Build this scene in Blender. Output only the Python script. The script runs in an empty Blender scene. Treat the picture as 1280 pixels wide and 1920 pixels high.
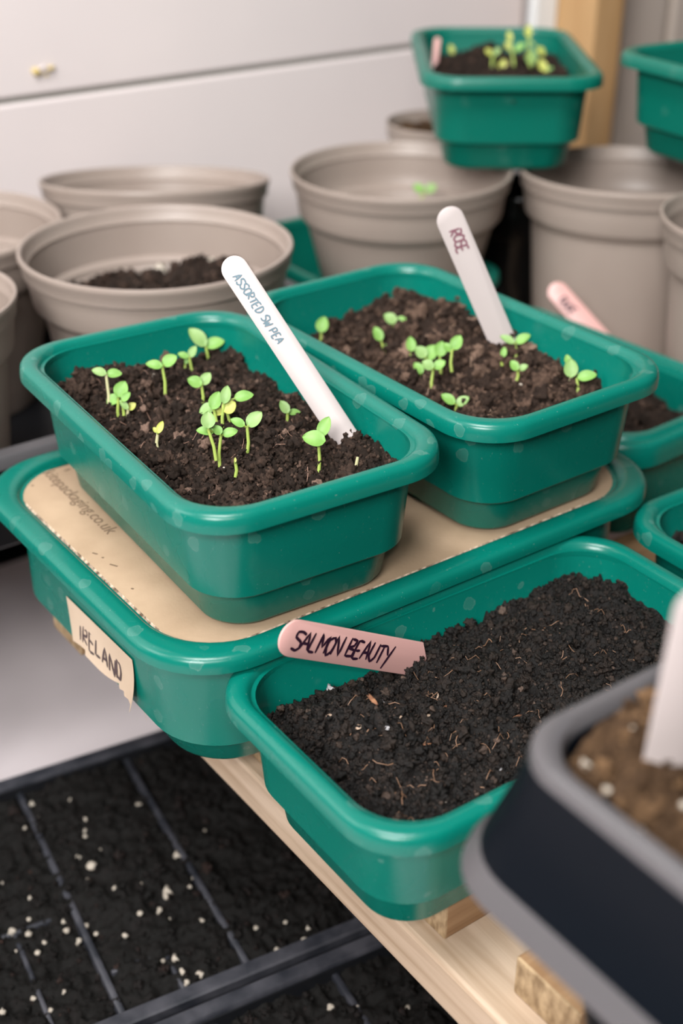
import bpy, bmesh, math, random
import numpy as np
from mathutils import Vector, Matrix

# ------------------------------------------------------------------ camera, world, lights, exposure
scn = bpy.context.scene
COL = scn.collection
PITCH, ROLL, CAMZ = 0.5153, 0.0031, 0.3358
cam_d = bpy.data.cameras.new('camera'); cam = bpy.data.objects.new('camera', cam_d); COL.objects.link(cam)
cam_d.sensor_fit = 'VERTICAL'; cam_d.sensor_height = 36.0; cam_d.sensor_width = 24.0
cam_d.lens = 2461.83/1920*36.0
cam_d.clip_start = 0.02; cam_d.clip_end = 50
fw = Vector((0, math.cos(PITCH), -math.sin(PITCH)))
rt = Vector((1, 0, 0)); up = Vector((0, math.sin(PITCH), math.cos(PITCH)))
r2 = rt*math.cos(ROLL)+up*math.sin(ROLL); u2 = -rt*math.sin(ROLL)+up*math.cos(ROLL)
cam.matrix_world = Matrix(((r2.x, u2.x, -fw.x, 0), (r2.y, u2.y, -fw.y, 0), (r2.z, u2.z, -fw.z, CAMZ), (0, 0, 0, 1)))
cam_d.dof.use_dof = True; cam_d.dof.focus_distance = 0.60; cam_d.dof.aperture_fstop = 5.2
scn.camera = cam

w = bpy.data.worlds.new('sky'); scn.world = w; w.use_nodes = True
nt = w.node_tree; bg = nt.nodes['Background']
tc = nt.nodes.new('ShaderNodeTexCoord'); sp = nt.nodes.new('ShaderNodeSeparateXYZ'); mr = nt.nodes.new('ShaderNodeMapRange')
cr = nt.nodes.new('ShaderNodeValToRGB')
nt.links.new(tc.outputs['Generated'], sp.inputs[0]); nt.links.new(sp.outputs['Z'], mr.inputs[0])
mr.inputs[1].default_value = -0.3; mr.inputs[2].default_value = 0.8
nt.links.new(mr.outputs[0], cr.inputs[0]); nt.links.new(cr.outputs[0], bg.inputs[0])
cr.color_ramp.elements[0].color = (0.06, 0.055, 0.05, 1); cr.color_ramp.elements[1].color = (0.95, 0.97, 1.0, 1)
bg.inputs[1].default_value = 0.12

def area(name, loc, target, size, power, color=(1, 1, 1), size_y=None):
    d = bpy.data.lights.new(name, 'AREA'); d.energy = power; d.color = color
    d.shape = 'RECTANGLE'; d.size = size; d.size_y = size_y or size
    o = bpy.data.objects.new(name, d); COL.objects.link(o); o.location = loc
    o.rotation_euler = (Vector(target)-Vector(loc)).to_track_quat('-Z', 'Y').to_euler()
    return o
area('front_light', (-.55, -1.05, 1.15), (-.05, 1.0, .20), .7, 46.0, (1.0, .985, .97), .6)
area('skylight', (-.25, 0.05, 1.70), (0.0, .85, .0), .7, 34.0, (1.0, .99, .98), .6)
area('window_light', (-1.1, .45, .85), (.05, 1.25, .25), .9, 10.0, (1.0, .99, .98), .6)
area('flash_light', (0.02, -0.03, 0.44), (0.03, 0.8, 0.0), 0.04, .8, (1.0, 0.97, 0.94), 0.03)
scn.view_settings.view_transform = 'Standard'; scn.view_settings.look = 'None'
scn.view_settings.gamma = 1.0; scn.view_settings.use_curve_mapping = False
scn.view_settings.exposure = 0.0

# ------------------------------------------------------------------ frames
CC, SS = math.cos(0.628), math.sin(0.628)
O0 = np.array([-0.011, 0.6254])
def uv(u, v):                                   # bench frame -> world xy
    return (float(O0[0]+u*CC-v*SS), float(O0[1]+u*SS+v*CC))
TABLE = -0.0789

# ------------------------------------------------------------------ materials
def mat(name, col, rough=0.5, spec=0.5, **k):
    m = bpy.data.materials.new(name); m.use_nodes = True; n = m.node_tree.nodes; b = n['Principled BSDF']
    b.inputs['Base Color'].default_value = (*col, 1); b.inputs['Roughness'].default_value = rough
    b.inputs['Specular IOR Level'].default_value = spec
    for a, v in k.items(): b.inputs[a.replace('_', ' ')].default_value = v
    return m
def node(m, t, **k):
    n = m.node_tree.nodes.new(t)
    for a, v in k.items():
        if isinstance(a, str) and hasattr(n, a): setattr(n, a, v)
    return n
def lk(m, a, b): m.node_tree.links.new(a, b)
def noise_col(m, c1, c2, scale=20, detail=4, stretch=None, lo=0.35, hi=0.65, bump=0.0, bdist=0.001, bscale=None):
    b = m.node_tree.nodes['Principled BSDF']
    t = node(m, 'ShaderNodeTexCoord'); mp = node(m, 'ShaderNodeMapping'); nz = node(m, 'ShaderNodeTexNoise'); r = node(m, 'ShaderNodeValToRGB')
    lk(m, t.outputs['Object'], mp.inputs[0]); lk(m, mp.outputs[0], nz.inputs['Vector'])
    if stretch: mp.inputs['Scale'].default_value = stretch
    nz.inputs['Scale'].default_value = scale; nz.inputs['Detail'].default_value = detail
    r.color_ramp.elements[0].position = lo; r.color_ramp.elements[1].position = hi
    r.color_ramp.elements[0].color = (*c1, 1); r.color_ramp.elements[1].color = (*c2, 1)
    lk(m, nz.outputs[0], r.inputs[0]); lk(m, r.outputs[0], b.inputs['Base Color'])
    if bump:
        bp = node(m, 'ShaderNodeBump'); bp.inputs['Strength'].default_value = bump; bp.inputs['Distance'].default_value = bdist
        src = nz
        if bscale:
            src = node(m, 'ShaderNodeTexNoise'); src.inputs['Scale'].default_value = bscale; src.inputs['Detail'].default_value = 5
            lk(m, mp.outputs[0], src.inputs['Vector'])
        lk(m, src.outputs[0], bp.inputs['Height']); lk(m, bp.outputs[0], b.inputs['Normal'])
    return m, r
def green_plastic(name, col, rough=0.22, stain=0.32):
    m = mat(name, col, rough, 0.4); N = m.node_tree.nodes; b = N['Principled BSDF']
    t = node(m, 'ShaderNodeTexCoord')
    v = node(m, 'ShaderNodeTexVoronoi'); v.feature = 'F1'; v.inputs['Scale'].default_value = 95; v.inputs['Randomness'].default_value = 1
    nz = node(m, 'ShaderNodeTexNoise'); nz.inputs['Scale'].default_value = 160; nz.inputs['Detail'].default_value = 3
    add = node(m, 'ShaderNodeMixRGB'); add.blend_type = 'ADD'; add.inputs[0].default_value = 0.006
    lk(m, t.outputs['Object'], add.inputs[1]); lk(m, nz.outputs['Color'], add.inputs[2]); lk(m, t.outputs['Object'], nz.inputs['Vector'])
    lk(m, add.outputs[0], v.inputs['Vector'])
    ring = node(m, 'ShaderNodeValToRGB'); e = ring.color_ramp
    e.elements[0].position = 0.0; e.elements[0].color = (.22, .22, .22, 1); e.elements[1].position = 0.30; e.elements[1].color = (.26, .26, .26, 1)
    q = e.elements.new(0.325); q.color = (0.6, 0.6, 0.6, 1); q = e.elements.new(0.35); q.color = (0, 0, 0, 1)
    lk(m, v.outputs['Distance'], ring.inputs[0])
    sel = node(m, 'ShaderNodeValToRGB'); sel.color_ramp.elements[0].position = 0.80; sel.color_ramp.elements[1].position = 0.84
    sx = node(m, 'ShaderNodeSeparateColor'); lk(m, v.outputs['Color'], sx.inputs[0]); lk(m, sx.outputs[0], sel.inputs[0])
    mu = node(m, 'ShaderNodeMath'); mu.operation = 'MULTIPLY'; lk(m, ring.outputs[0], mu.inputs[0]); lk(m, sel.outputs[0], mu.inputs[1])
    # fine dust specks
    n2 = node(m, 'ShaderNodeTexNoise'); n2.inputs['Scale'].default_value = 900; n2.inputs['Detail'].default_value = 2
    lk(m, t.outputs['Object'], n2.inputs['Vector'])
    sp2 = node(m, 'ShaderNodeValToRGB'); sp2.color_ramp.elements[0].position = 0.70; sp2.color_ramp.elements[1].position = 0.78
    lk(m, n2.outputs[0], sp2.inputs[0])
    mx = node(m, 'ShaderNodeMath'); mx.operation = 'MAXIMUM'; lk(m, mu.outputs[0], mx.inputs[0]); lk(m, sp2.outputs[0], mx.inputs[1])
    m2 = node(m, 'ShaderNodeMath'); m2.operation = 'MULTIPLY'; m2.inputs[1].default_value = stain; lk(m, mx.outputs[0], m2.inputs[0])
    mix = node(m, 'ShaderNodeMixRGB'); mix.inputs[1].default_value = (*col, 1); mix.inputs[2].default_value = (0.32, 0.42, 0.38, 1)
    lk(m, m2.outputs[0], mix.inputs[0]); lk(m, mix.outputs[0], b.inputs['Base Color'])
    # roughness from scuffing
    n3 = node(m, 'ShaderNodeTexNoise'); n3.inputs['Scale'].default_value = 40; lk(m, t.outputs['Object'], n3.inputs['Vector'])
    mr = node(m, 'ShaderNodeMapRange'); mr.inputs[3].default_value = rough-0.05; mr.inputs[4].default_value = rough+0.12
    lk(m, n3.outputs[0], mr.inputs[0]); lk(m, mr.outputs[0], b.inputs['Roughness'])
    bp = node(m, 'ShaderNodeBump'); bp.inputs['Strength'].default_value = 0.12; bp.inputs['Distance'].default_value = 0.0006
    lk(m, n3.outputs[0], bp.inputs['Height']); lk(m, bp.outputs[0], b.inputs['Normal'])
    return m
M = {}
M['green'] = green_plastic('green_plastic', (0.0010, 0.142, 0.106), 0.24)
M['green_soft'] = green_plastic('green_plastic_clean', (0.0015, 0.130, 0.092), 0.30, 0.15)
M['taupe'] = noise_col(mat('taupe_plastic', (.33, .26, .22), 0.42), (.285, .228, .195), (.32, .262, .226), 9, 3)[0]
M['black'] = mat('black_plastic', (0.006, 0.0065, 0.008), 0.38, 0.4)
M['black_dusty'] = noise_col(mat('dusty_black_plastic', (.02, .02, .025), 0.5), (.012, .014, .020), (.05, .05, .06), 60, 5, bump=.2)[0]
M['rim_lit'] = mat('lit_black_rim_plastic', (0.085, 0.08, 0.084), 0.38, 0.5)  # black plastic edges painted grey for the light they catch
M['label_white'] = mat('white_label_plastic', (0.56, 0.49, 0.475), 0.5)
M['label_pink'] = mat('pink_label_plastic', (0.64, 0.36, 0.33), 0.35)
M['ink_purple'] = mat('dark_purple_ink', (0.022, 0.004, 0.018), 0.5)
M['ink_blue'] = mat('faded_blue_ink', (0.13, 0.20, 0.24), 0.6)
M['ink_red'] = mat('faded_maroon_ink', (0.24, 0.10, 0.13), 0.6)
M['ink_black'] = mat('black_ink', (0.02, 0.016, 0.015), 0.6)
M['ink_print'] = mat('printed_ink', (0.16, 0.105, 0.065), 0.8)
M['card'] = noise_col(mat('cardboard', (.5, .34, .2), 0.85), (.34, .235, .148), (.43, .305, .20), 25, 6, bump=.25, bdist=.0004, bscale=600)[0]
M['card_edge'] = noise_col(mat('cardboard_edge', (.4, .3, .2), 0.9), (.12, .08, .05), (.62, .48, .36), 300, 2, bump=.6, bdist=.001)[0]
M['tape'] = noise_col(mat('masking_tape', (.6, .45, .3), 0.6), (.50, .38, .27), (.60, .47, .345), 18, 3, bump=.1)[0]
def wood(name, c1, c2, scale=1.0, along='Y'):
    m = mat(name, c1, 0.55)
    b = m.node_tree.nodes['Principled BSDF']
    t = node(m, 'ShaderNodeTexCoord'); mp = node(m, 'ShaderNodeMapping')
    s = {'Y': (55, 3.0, 55), 'X': (3.0, 55, 55), 'Z': (55, 55, 3.0)}[along]
    mp.inputs['Scale'].default_value = [x*scale for x in s]
    nz = node(m, 'ShaderNodeTexNoise'); nz.inputs['Scale'].default_value = 1.6; nz.inputs['Detail'].default_value = 7; nz.inputs['Roughness'].default_value = .62
    nz.inputs['Distortion'].default_value = 0.8
    r = node(m, 'ShaderNodeValToRGB'); r.color_ramp.elements[0].position = .3; r.color_ramp.elements[1].position = .68
    r.color_ramp.elements[0].color = (*c1, 1); r.color_ramp.elements[1].color = (*c2, 1)
    lk(m, t.outputs['Object'], mp.inputs[0]); lk(m, mp.outputs[0], nz.inputs['Vector']); lk(m, nz.outputs[0], r.inputs[0]); lk(m, r.outputs[0], b.inputs['Base Color'])
    bp = node(m, 'ShaderNodeBump'); bp.inputs['Strength'].default_value = .35; bp.inputs['Distance'].default_value = .0006
    lk(m, nz.outputs[0], bp.inputs['Height']); lk(m, bp.outputs[0], b.inputs['Normal'])
    return m
M['rail_wood'] = wood('pale_sawn_timber', (.34, .235, .15), (.56, .43, .32), 1, 'Y')
M['slat_wood'] = wood('brown_sawn_slat', (.20, .10, .042), (.40, .245, .13), 1, 'X')
M['end_grain'] = noise_col(mat('rough_end_grain', (.4, .27, .15), 0.8), (.22, .14, .07), (.44, .31, .175), 260, 4, stretch=(1, 1, .5), bump=.9, bdist=.0012)[0]
M['post_wood'] = wood('honey_timber', (.42, .24, .10), (.56, .36, .18), .5, 'Z')
M['white_board'] = noise_col(mat('white_painted_board', (.85, .80, .79), 0.45), (.74, .665, .655), (.79, .71, .695), 4, 3)[0]
M['cool_board'] = noise_col(mat('cool_white_board', (.8, .8, .8), 0.5), (.78, .79, .79), (.83, .83, .82), 4, 3)[0]
M['groove'] = mat('groove_grey', (.33, .33, .30), 0.8)
M['beige_panel'] = noise_col(mat('beige_panel', (.45, .38, .33), 0.6), (.44, .375, .325), (.49, .42, .37), 5, 2)[0]
M['shelf_white'] = noise_col(mat('shelf_white', (.55, .5, .5), 0.42), (.66, .59, .60), (.78, .70, .715), 7, 4, lo=.3, hi=.7)[0]
M['wall_shade'] = mat('wall_foot_shade', (.006, .006, .006), 0.7)  # near-black colour standing in for shade low on the wall
M['perlite'] = noise_col(mat('perlite', (.72, .66, .58), 0.8), (.34, .29, .235), (.50, .45, .38), 500, 2, bump=.3)[0]
M['bark'] = noise_col(mat('bark_chip', (.3, .12, .05), 0.7), (.13, .05, .025), (.36, .17, .085), 260, 4, bump=.5)[0]
M['straw'] = noise_col(mat('straw_chip', (.4, .3, .2), 0.7), (.30, .20, .14), (.48, .36, .27), 300, 4, bump=.4)[0]
M['stone'] = noise_col(mat('grey_stone', (.35, .34, .34), 0.6), (.16, .15, .16), (.55, .53, .54), 300, 3, bump=.5)[0]
def leafmat(name, c1, c2):
    m, r = noise_col(mat(name, c1, 0.42, 0.4, Subsurface_Weight=0.0), c1, c2, 130, 3, lo=.3, hi=.7, bump=.15, bdist=.0003)
    N = m.node_tree; b = N.nodes['Principled BSDF']; out = N.nodes['Material Output']
    tr = node(m, 'ShaderNodeBsdfTranslucent'); mx = node(m, 'ShaderNodeMixShader'); mx.inputs[0].default_value = .28
    lk(m, r.outputs[0], tr.inputs[0]); lk(m, b.outputs[0], mx.inputs[1]); lk(m, tr.outputs[0], mx.inputs[2]); lk(m, mx.outputs[0], out.inputs[0])
    return m
M['leaf'] = leafmat('seedling_green', (.22, .45, .095), (.31, .56, .145))
M['leaf_back'] = leafmat('pale_seedling_green', (.28, .47, .15), (.37, .55, .21))
M['leaf_yellow'] = leafmat('yellow_green', (.52, .57, .10), (.64, .66, .20))
M['stem'] = mat('seedling_stem', (.30, .40, .08), .45)
M['stem_pale'] = mat('pale_stem', (.46, .44, .24), .45)
def soilmat(name, dark, mid, light, rough=0.85, spec=.2):
    m = mat(name, mid, rough, spec); b = m.node_tree.nodes['Principled BSDF']
    at = node(m, 'ShaderNodeAttribute'); at.attribute_name = 'tone'
    t = node(m, 'ShaderNodeTexCoord'); nz = node(m, 'ShaderNodeTexNoise'); nz.inputs['Scale'].default_value = 420; nz.inputs['Detail'].default_value = 6; nz.inputs['Roughness'].default_value = .7
    lk(m, t.outputs['Object'], nz.inputs['Vector'])
    a = node(m, 'ShaderNodeMath'); a.operation = 'ADD'; a.inputs[1].default_value = -.25
    lk(m, nz.outputs[0], a.inputs[0]); s = node(m, 'ShaderNodeMath'); s.operation = 'ADD'; lk(m, a.outputs[0], s.inputs[0]); lk(m, at.outputs['Fac'], s.inputs[1])
    r = node(m, 'ShaderNodeValToRGB'); r.color_ramp.elements[0].position = .25; r.color_ramp.elements[0].color = (*dark, 1)
    r.color_ramp.elements[1].position = 1.15 if False else 1.0; r.color_ramp.elements[1].color = (*light, 1)
    q = r.color_ramp.elements.new(.6); q.color = (*mid, 1)
    lk(m, s.outputs[0], r.inputs[0]); lk(m, r.outputs[0], b.inputs['Base Color'])
    bp = node(m, 'ShaderNodeBump'); bp.inputs['Strength'].default_value = .9; bp.inputs['Distance'].default_value = .0012
    lk(m, nz.outputs[0], bp.inputs['Height']); lk(m, bp.outputs[0], b.inputs['Normal'])
    return m
M['soil_mid'] = soilmat('brown_compost', (.016, .010, .007), (.058, .035, .025), (.19, .122, .092))
M['soil_light'] = soilmat('dry_brown_compost', (.022, .013, .009), (.088, .053, .037), (.23, .15, .11))
M['soil_dark'] = soilmat('moist_dark_compost', (.003, .0019, .0013), (.018, .011, .0075), (.10, .066, .05), .6, .32)
M['soil_black'] = soilmat('wet_black_compost', (.002, .0015, .001), (.006, .0035, .003), (.03, .014, .010), .7, .25)
M['soil_tan'] = soilmat('tan_compost', (.05, .027, .013), (.15, .085, .042), (.27, .165, .09))
SEEDS = [
('A',[-0.119,0.6085,0.052],[-0.1202,0.6169,0.0668],[([-0.1235,0.6161,0.0684],0.0073,0.0043,0),([-0.1164,0.6189,0.0662],0.0076,0.0046,0)]),
('A',[-0.1124,0.5991,0.052],[-0.1124,0.604,0.0606],[([-0.1107,0.6042,0.0642],0.0086,0.0072,0),([-0.1157,0.6047,0.0579],0.007,0.0054,0)]),
('A',[-0.1099,0.5966,0.052],[-0.1102,0.6007,0.0592],[([-0.1081,0.6004,0.0617],0.0059,0.0037,0)]),
('A',[-0.1071,0.5979,0.052],[-0.1074,0.5996,0.055],[([-0.1093,0.5994,0.0578],0.0059,0.0032,0),([-0.1059,0.6022,0.0556],0.0038,0.0048,1)]),
('A',[-0.0928,0.6312,0.052],[-0.0943,0.6371,0.0625],[([-0.0983,0.6361,0.0638],0.0084,0.0047,0),([-0.0906,0.6405,0.0644],0.0084,0.0062,0)]),
('A',[-0.0795,0.6544,0.052],[-0.0824,0.6581,0.0585],[([-0.0856,0.6574,0.0603],0.0058,0.0035,0),([-0.0809,0.6616,0.0607],0.0069,0.0043,0)]),
('A',[-0.0737,0.6691,0.052],[-0.0749,0.6731,0.0591],[([-0.0793,0.6742,0.064],0.0129,0.0076,0),([-0.0701,0.6758,0.0597],0.0106,0.0065,0)]),
('A',[-0.084,0.6479,0.052],[-0.0837,0.6513,0.058],[([-0.083,0.6508,0.0601],0.004,0.0023,0)]),
('A',[-0.072,0.618,0.052],[-0.0724,0.6216,0.0585],[([-0.0758,0.6212,0.0607],0.0077,0.006,0),([-0.0703,0.6252,0.0608],0.0072,0.0055,0)]),
('A',[-0.0592,0.5883,0.052],[-0.0582,0.5942,0.0624],[([-0.0575,0.5944,0.0658],0.0087,0.0053,0),([-0.0488,0.5972,0.0636],0.0093,0.0053,0)]),
('A',[-0.0563,0.5926,0.052],[-0.0577,0.5955,0.0571],[([-0.056,0.5948,0.0589],0.0072,0.0069,1),([-0.0612,0.5967,0.0552],0.0053,0.0037,1)]),
('A',[-0.0602,0.5871,0.052],[-0.0636,0.5919,0.0605],[([-0.0624,0.592,0.0637],0.009,0.0063,0),([-0.067,0.5931,0.0585],0.008,0.0053,0)]),
('A',[-0.0597,0.5557,0.052],[-0.0634,0.5617,0.0626],[([-0.0633,0.5626,0.0672],0.0078,0.0068,0),([-0.065,0.5632,0.061],0.0081,0.0043,0)]),
('A',[-0.0574,0.5491,0.052],[-0.0568,0.5551,0.0625],[([-0.0583,0.5551,0.0655],0.005,0.0043,0),([-0.0527,0.5576,0.0629],0.0073,0.0045,0)]),
('A',[-0.0453,0.562,0.052],[-0.0453,0.5672,0.0611],[([-0.0497,0.5669,0.0638],0.0071,0.0041,0),([-0.0419,0.5709,0.0636],0.0092,0.0064,0)]),
('A',[-0.0261,0.5886,0.052],[-0.0269,0.5916,0.0573],[([-0.0285,0.5916,0.0605],0.0071,0.0048,0),([-0.0238,0.5935,0.0567],0.0061,0.0032,0)]),
('A',[-0.0108,0.5392,0.052],[-0.0108,0.5464,0.0647],[([-0.0129,0.5453,0.0658],0.0106,0.0074,0),([-0.0081,0.5513,0.0692],0.0099,0.006,0)]),
('A',[-0.0886,0.5651,0.052],[-0.0884,0.5682,0.0574],[([-0.0871,0.5682,0.0605],0.0061,0.0033,1),([-0.0899,0.5707,0.0578],0.0031,0.0023,1)]),
('A',[-0.0493,0.539,0.052],[-0.0493,0.5412,0.0559],[([-0.0492,0.5403,0.0574],0.002,0.0012,1)]),
('A',[0.0071,0.5415,0.052],[0.0075,0.5443,0.057],[]),
('B',[-0.0133,0.722,0.043],[-0.0123,0.7251,0.0485],[([-0.0115,0.7252,0.0517],0.0094,0.0075,0)]),
('B',[0.0314,0.7427,0.043],[0.0318,0.7442,0.0458],[([0.0288,0.7439,0.0483],0.0083,0.0064,0),([0.0357,0.7468,0.0462],0.0058,0.0042,0)]),
('B',[0.0243,0.7044,0.043],[0.0231,0.7068,0.0473],[([0.0206,0.7082,0.0527],0.0086,0.0058,0),([0.0262,0.7073,0.0441],0.0056,0.0034,0)]),
('B',[0.0398,0.6928,0.043],[0.0395,0.6955,0.0478],[([0.0391,0.6959,0.0515],0.0082,0.0058,0)]),
('B',[0.0477,0.6814,0.043],[0.0473,0.684,0.0477],[([0.0441,0.6844,0.0514],0.0078,0.0066,0),([0.0502,0.6875,0.0498],0.0102,0.0078,0)]),
('B',[0.0619,0.683,0.043],[0.0618,0.6871,0.0503],[([0.0644,0.6884,0.0556],0.0084,0.0066,0),([0.0596,0.6903,0.0519],0.006,0.0039,0)]),
('B',[0.0554,0.6799,0.043],[0.0547,0.6835,0.0492],[([0.0552,0.6841,0.0535],0.0084,0.0072,0)]),
('B',[0.049,0.653,0.043],[0.0495,0.6583,0.0523],[([0.0464,0.658,0.0549],0.0069,0.0055,0),([0.0531,0.6613,0.0536],0.007,0.0052,0)]),
('B',[0.0436,0.6724,0.043],[0.0433,0.6733,0.0445],[([0.0423,0.6728,0.0467],0.0071,0.0053,0)]),
('B',[0.0603,0.6265,0.043],[0.0603,0.6275,0.0447],[([0.0557,0.6279,0.0485],0.0084,0.005,0),([0.0636,0.6305,0.0461],0.0076,0.0051,0)]),
('B',[0.1,0.7018,0.043],[0.0994,0.7049,0.0483],[([0.0949,0.7047,0.051],0.0086,0.004,0),([0.1042,0.7081,0.05],0.0089,0.0052,0)]),
('B',[0.0913,0.6924,0.043],[0.0916,0.6936,0.0451],[([0.0918,0.6934,0.0478],0.0054,0.0036,0)]),
('B',[0.0971,0.6713,0.043],[0.0974,0.6726,0.0453],[([0.0953,0.6727,0.0485],0.0062,0.0047,0),([0.1009,0.6754,0.0461],0.005,0.0036,0)]),
('B',[0.1248,0.655,0.043],[0.1245,0.6582,0.0488],[([0.1242,0.6589,0.0529],0.0098,0.0075,0),([0.1231,0.6644,0.0556],0.0052,0.0038,0)]),
('B',[0.1272,0.648,0.043],[0.1266,0.6519,0.05],[([0.1318,0.6511,0.0516],0.01,0.0057,0)]),
('E',[0.1264,1.1454,0.114],[0.1264,1.1516,0.1249],[([0.1224,1.1521,0.1287],0.0063,0.0045,0),([0.1302,1.1559,0.1285],0.0068,0.0045,0)]),
('E',[0.1424,1.1368,0.114],[0.1416,1.1456,0.1295],[([0.1378,1.1467,0.1345],0.0071,0.0049,0),([0.1483,1.1499,0.1331],0.0098,0.0054,0),([0.139,1.1506,0.1414],0.0089,0.0049,1)]),
('E',[0.1329,1.1344,0.114],[0.1329,1.1362,0.1171],[([0.1332,1.1362,0.1201],0.0107,0.0071,0)]),
('E',[0.1558,1.1282,0.114],[0.1539,1.1435,0.141],[([0.1537,1.145,0.1466],0.0097,0.0062,1),([0.1567,1.1377,0.1267],0.0115,0.0098,0),([0.1643,1.1367,0.132],0.0084,0.0053,0)]),
('E',[0.1681,1.1306,0.114],[0.168,1.1323,0.1171],[([0.166,1.1328,0.1209],0.0115,0.0071,0),([0.1732,1.1349,0.1175],0.0058,0.004,0)]),
('E',[0.0978,1.1962,0.114],[0.0959,1.1989,0.1189],[([0.0947,1.1992,0.1224],0.0079,0.0051,0)]),
('P3',[0.055,1.03,0.03],[0.0656,1.0364,0.0413],[([0.0604,1.0368,0.0451],0.0093,0.0068,0),([0.0708,1.0403,0.0441],0.0094,0.0077,0)]),
]
L1 = [[-0.0078, 0.5677, 0.0598], [0.014, 0.5621, 0.0499], [-0.0568, 0.5863, 0.1352], [-0.0498, 0.5896, 0.141]]
L2 = [[0.0806, 0.6894, 0.0559], [0.1016, 0.6872, 0.052], [0.0478, 0.6827, 0.131], [0.061, 0.6855, 0.136]]
L4 = [[0.026, 0.4979, -0.033], [0.0394, 0.5051, -0.0202], [-0.0293, 0.4517, 0.0112], [-0.0221, 0.4592, 0.0245]]
L3 = [[0.1804, 0.9204, -0.0377], [0.2016, 0.9248, -0.03], [0.1507, 0.9385, -0.0057], [0.1627, 0.944, 0.004]]
L6 = [[0.0748, 1.153, 0.1128], [0.0798, 1.153, 0.1128], [0.0779, 1.167, 0.1376], [0.0829, 1.1671, 0.1376]]
L5 = [[0.0862, 0.2884, 0.0942], [0.1012, 0.2899, 0.0969], [0.0861, 0.2777, 0.1565], [0.0995, 0.279, 0.1589]]
PERL= [(-0.1953, 0.6315, 0.0015), (-0.1893, 0.6218, 0.0012), (-0.1941, 0.6067, 0.0012), (-0.1577, 0.585, 0.0015), (-0.1478, 0.5753, 0.0027), (-0.1493, 0.5676, 0.0009), (-0.1317, 0.5592, 0.0015), (-0.1172, 0.5634, 0.0015), (-0.1011, 0.5572, 0.0024), (-0.1009, 0.5526, 0.0021), (-0.1031, 0.5396, 0.0018), (-0.0968, 0.538, 0.0012), (-0.1136, 0.5363, 0.0015), (-0.0788, 0.5353, 0.0015), (-0.1279, 0.6328, 0.0021), (-0.1014, 0.6285, 0.0015), (-0.099, 0.5883, 0.0021), (-0.158, 0.6148, 0.0015), (-0.157, 0.6054, 0.0012), (-0.1565, 0.6022, 0.0012), (-0.1777, 0.5377, 0.0012), (-0.185, 0.5278, 0.0021), (-0.1752, 0.5255, 0.0018), (-0.1542, 0.5287, 0.0021), (-0.1574, 0.5346, 0.0012), (-0.1443, 0.5346, 0.0018), (-0.1469, 0.5233, 0.0018), (-0.1656, 0.5209, 0.0012), (-0.1681, 0.5144, 0.0015), (-0.164, 0.4827, 0.0015), (-0.1778, 0.472, 0.0018), (-0.0974, 0.5079, 0.0015), (-0.0907, 0.5057, 0.0018), (-0.0856, 0.4988, 0.0021), (-0.0829, 0.4923, 0.0018), (-0.0797, 0.4898, 0.0015), (-0.0765, 0.4984, 0.0021), (-0.1322, 0.4993, 0.0012), (-0.0476, 0.5311, 0.0015), (-0.0176, 0.515, 0.0024), (-0.0182, 0.5273, 0.0012), (-0.0839, 0.6104, 0.0012), (-0.0878, 0.57, 0.0009), (-0.0348, 0.5142, 0.0018), (-0.0312, 0.5351, 0.0012), (-0.0049, 0.4771, 0.0018), (0.0093, 0.4771, 0.0012), (0.0364, 0.4811, 0.0018), (-0.1795, 0.5506, 0.0012), (-0.1801, 0.5151, 0.0009), (-0.1482, 0.4867, 0.0012), (-0.1205, 0.523, 0.0015), (-0.1378, 0.528, 0.0012), (-0.153, 0.4745, 0.0012), (-0.0881, 0.561, 0.0012), (-0.146, 0.594, 0.0009), (-0.1716, 0.6351, 0.0012), (-0.1989, 0.5652, 0.0009)]
DEBRIS_D=[
('stone', -0.0051, 0.481, 0.0017, 'round', 'stone', 0) ,
('bark_chip', 0.0064, 0.4826, 0.0014, 'chip', 'bark', -0.5) ,
('bark_chip', 0.0121, 0.4875, 0.0012, 'round', 'bark', 0) ,
('straw_chip', -0.0051, 0.4557, 0.0012, 'chip', 'straw', 0.05) ,
('bark_chip', 0.0137, 0.4577, 0.0012, 'chip', 'bark', 1.4) ,
('stone', 0.0199, 0.4432, 0.001, 'round', 'stone', 0) ,
('bark_chip', 0.0472, 0.468, 0.0015, 'chip', 'bark', -0.5) ,
('straw_chip', 0.044, 0.4781, 0.0008, 'chip', 'straw', 0.7) ,
('stone', 0.0179, 0.4663, 0.0013, 'flake', 'stone', 0) ,
('perlite_grain', 0.0942, 0.5299, 0.0011, 'round', 'straw', 0) ,
('perlite_grain', 0.0739, 0.5307, 0.0013, 'round', 'straw', 0) ,
('perlite_grain', 0.1054, 0.5223, 0.0004, 'round', 'perlite', 0) ,
('stone', 0.1483, 0.5212, 0.0007, 'round', 'stone', 0) ,
('perlite_grain', 0.1506, 0.5596, 0.0007, 'round', 'straw', 0) ,
('perlite_grain', -0.0055, 0.4262, 0.0004, 'round', 'perlite', 0) ,
('perlite_grain', 0.0427, 0.4053, 0.0004, 'round', 'perlite', 0) ,
('straw_chip', 0.0264, 0.4504, 0.0008, 'chip', 'straw', 0.5) ,
('bark_chip', 0.0371, 0.4412, 0.0008, 'chip', 'bark', -0.4) ,
('bark_chip', 0.0789, 0.4655, 0.002, 'flake', 'bark', 0.2) ,
('straw_chip', 0.0669, 0.4295, 0.0009, 'flake', 'stone', 0.2) ,
('straw_chip', 0.0077, 0.4449, 0.001, 'flake', 'straw', 0.4) ,
('straw_chip', 0.0379, 0.4567, 0.001, 'flake', 'straw', 0.2) ,
('bark_chip', 0.0089, 0.4249, 0.0008, 'chip', 'bark', 1.4) ,
]
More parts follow.
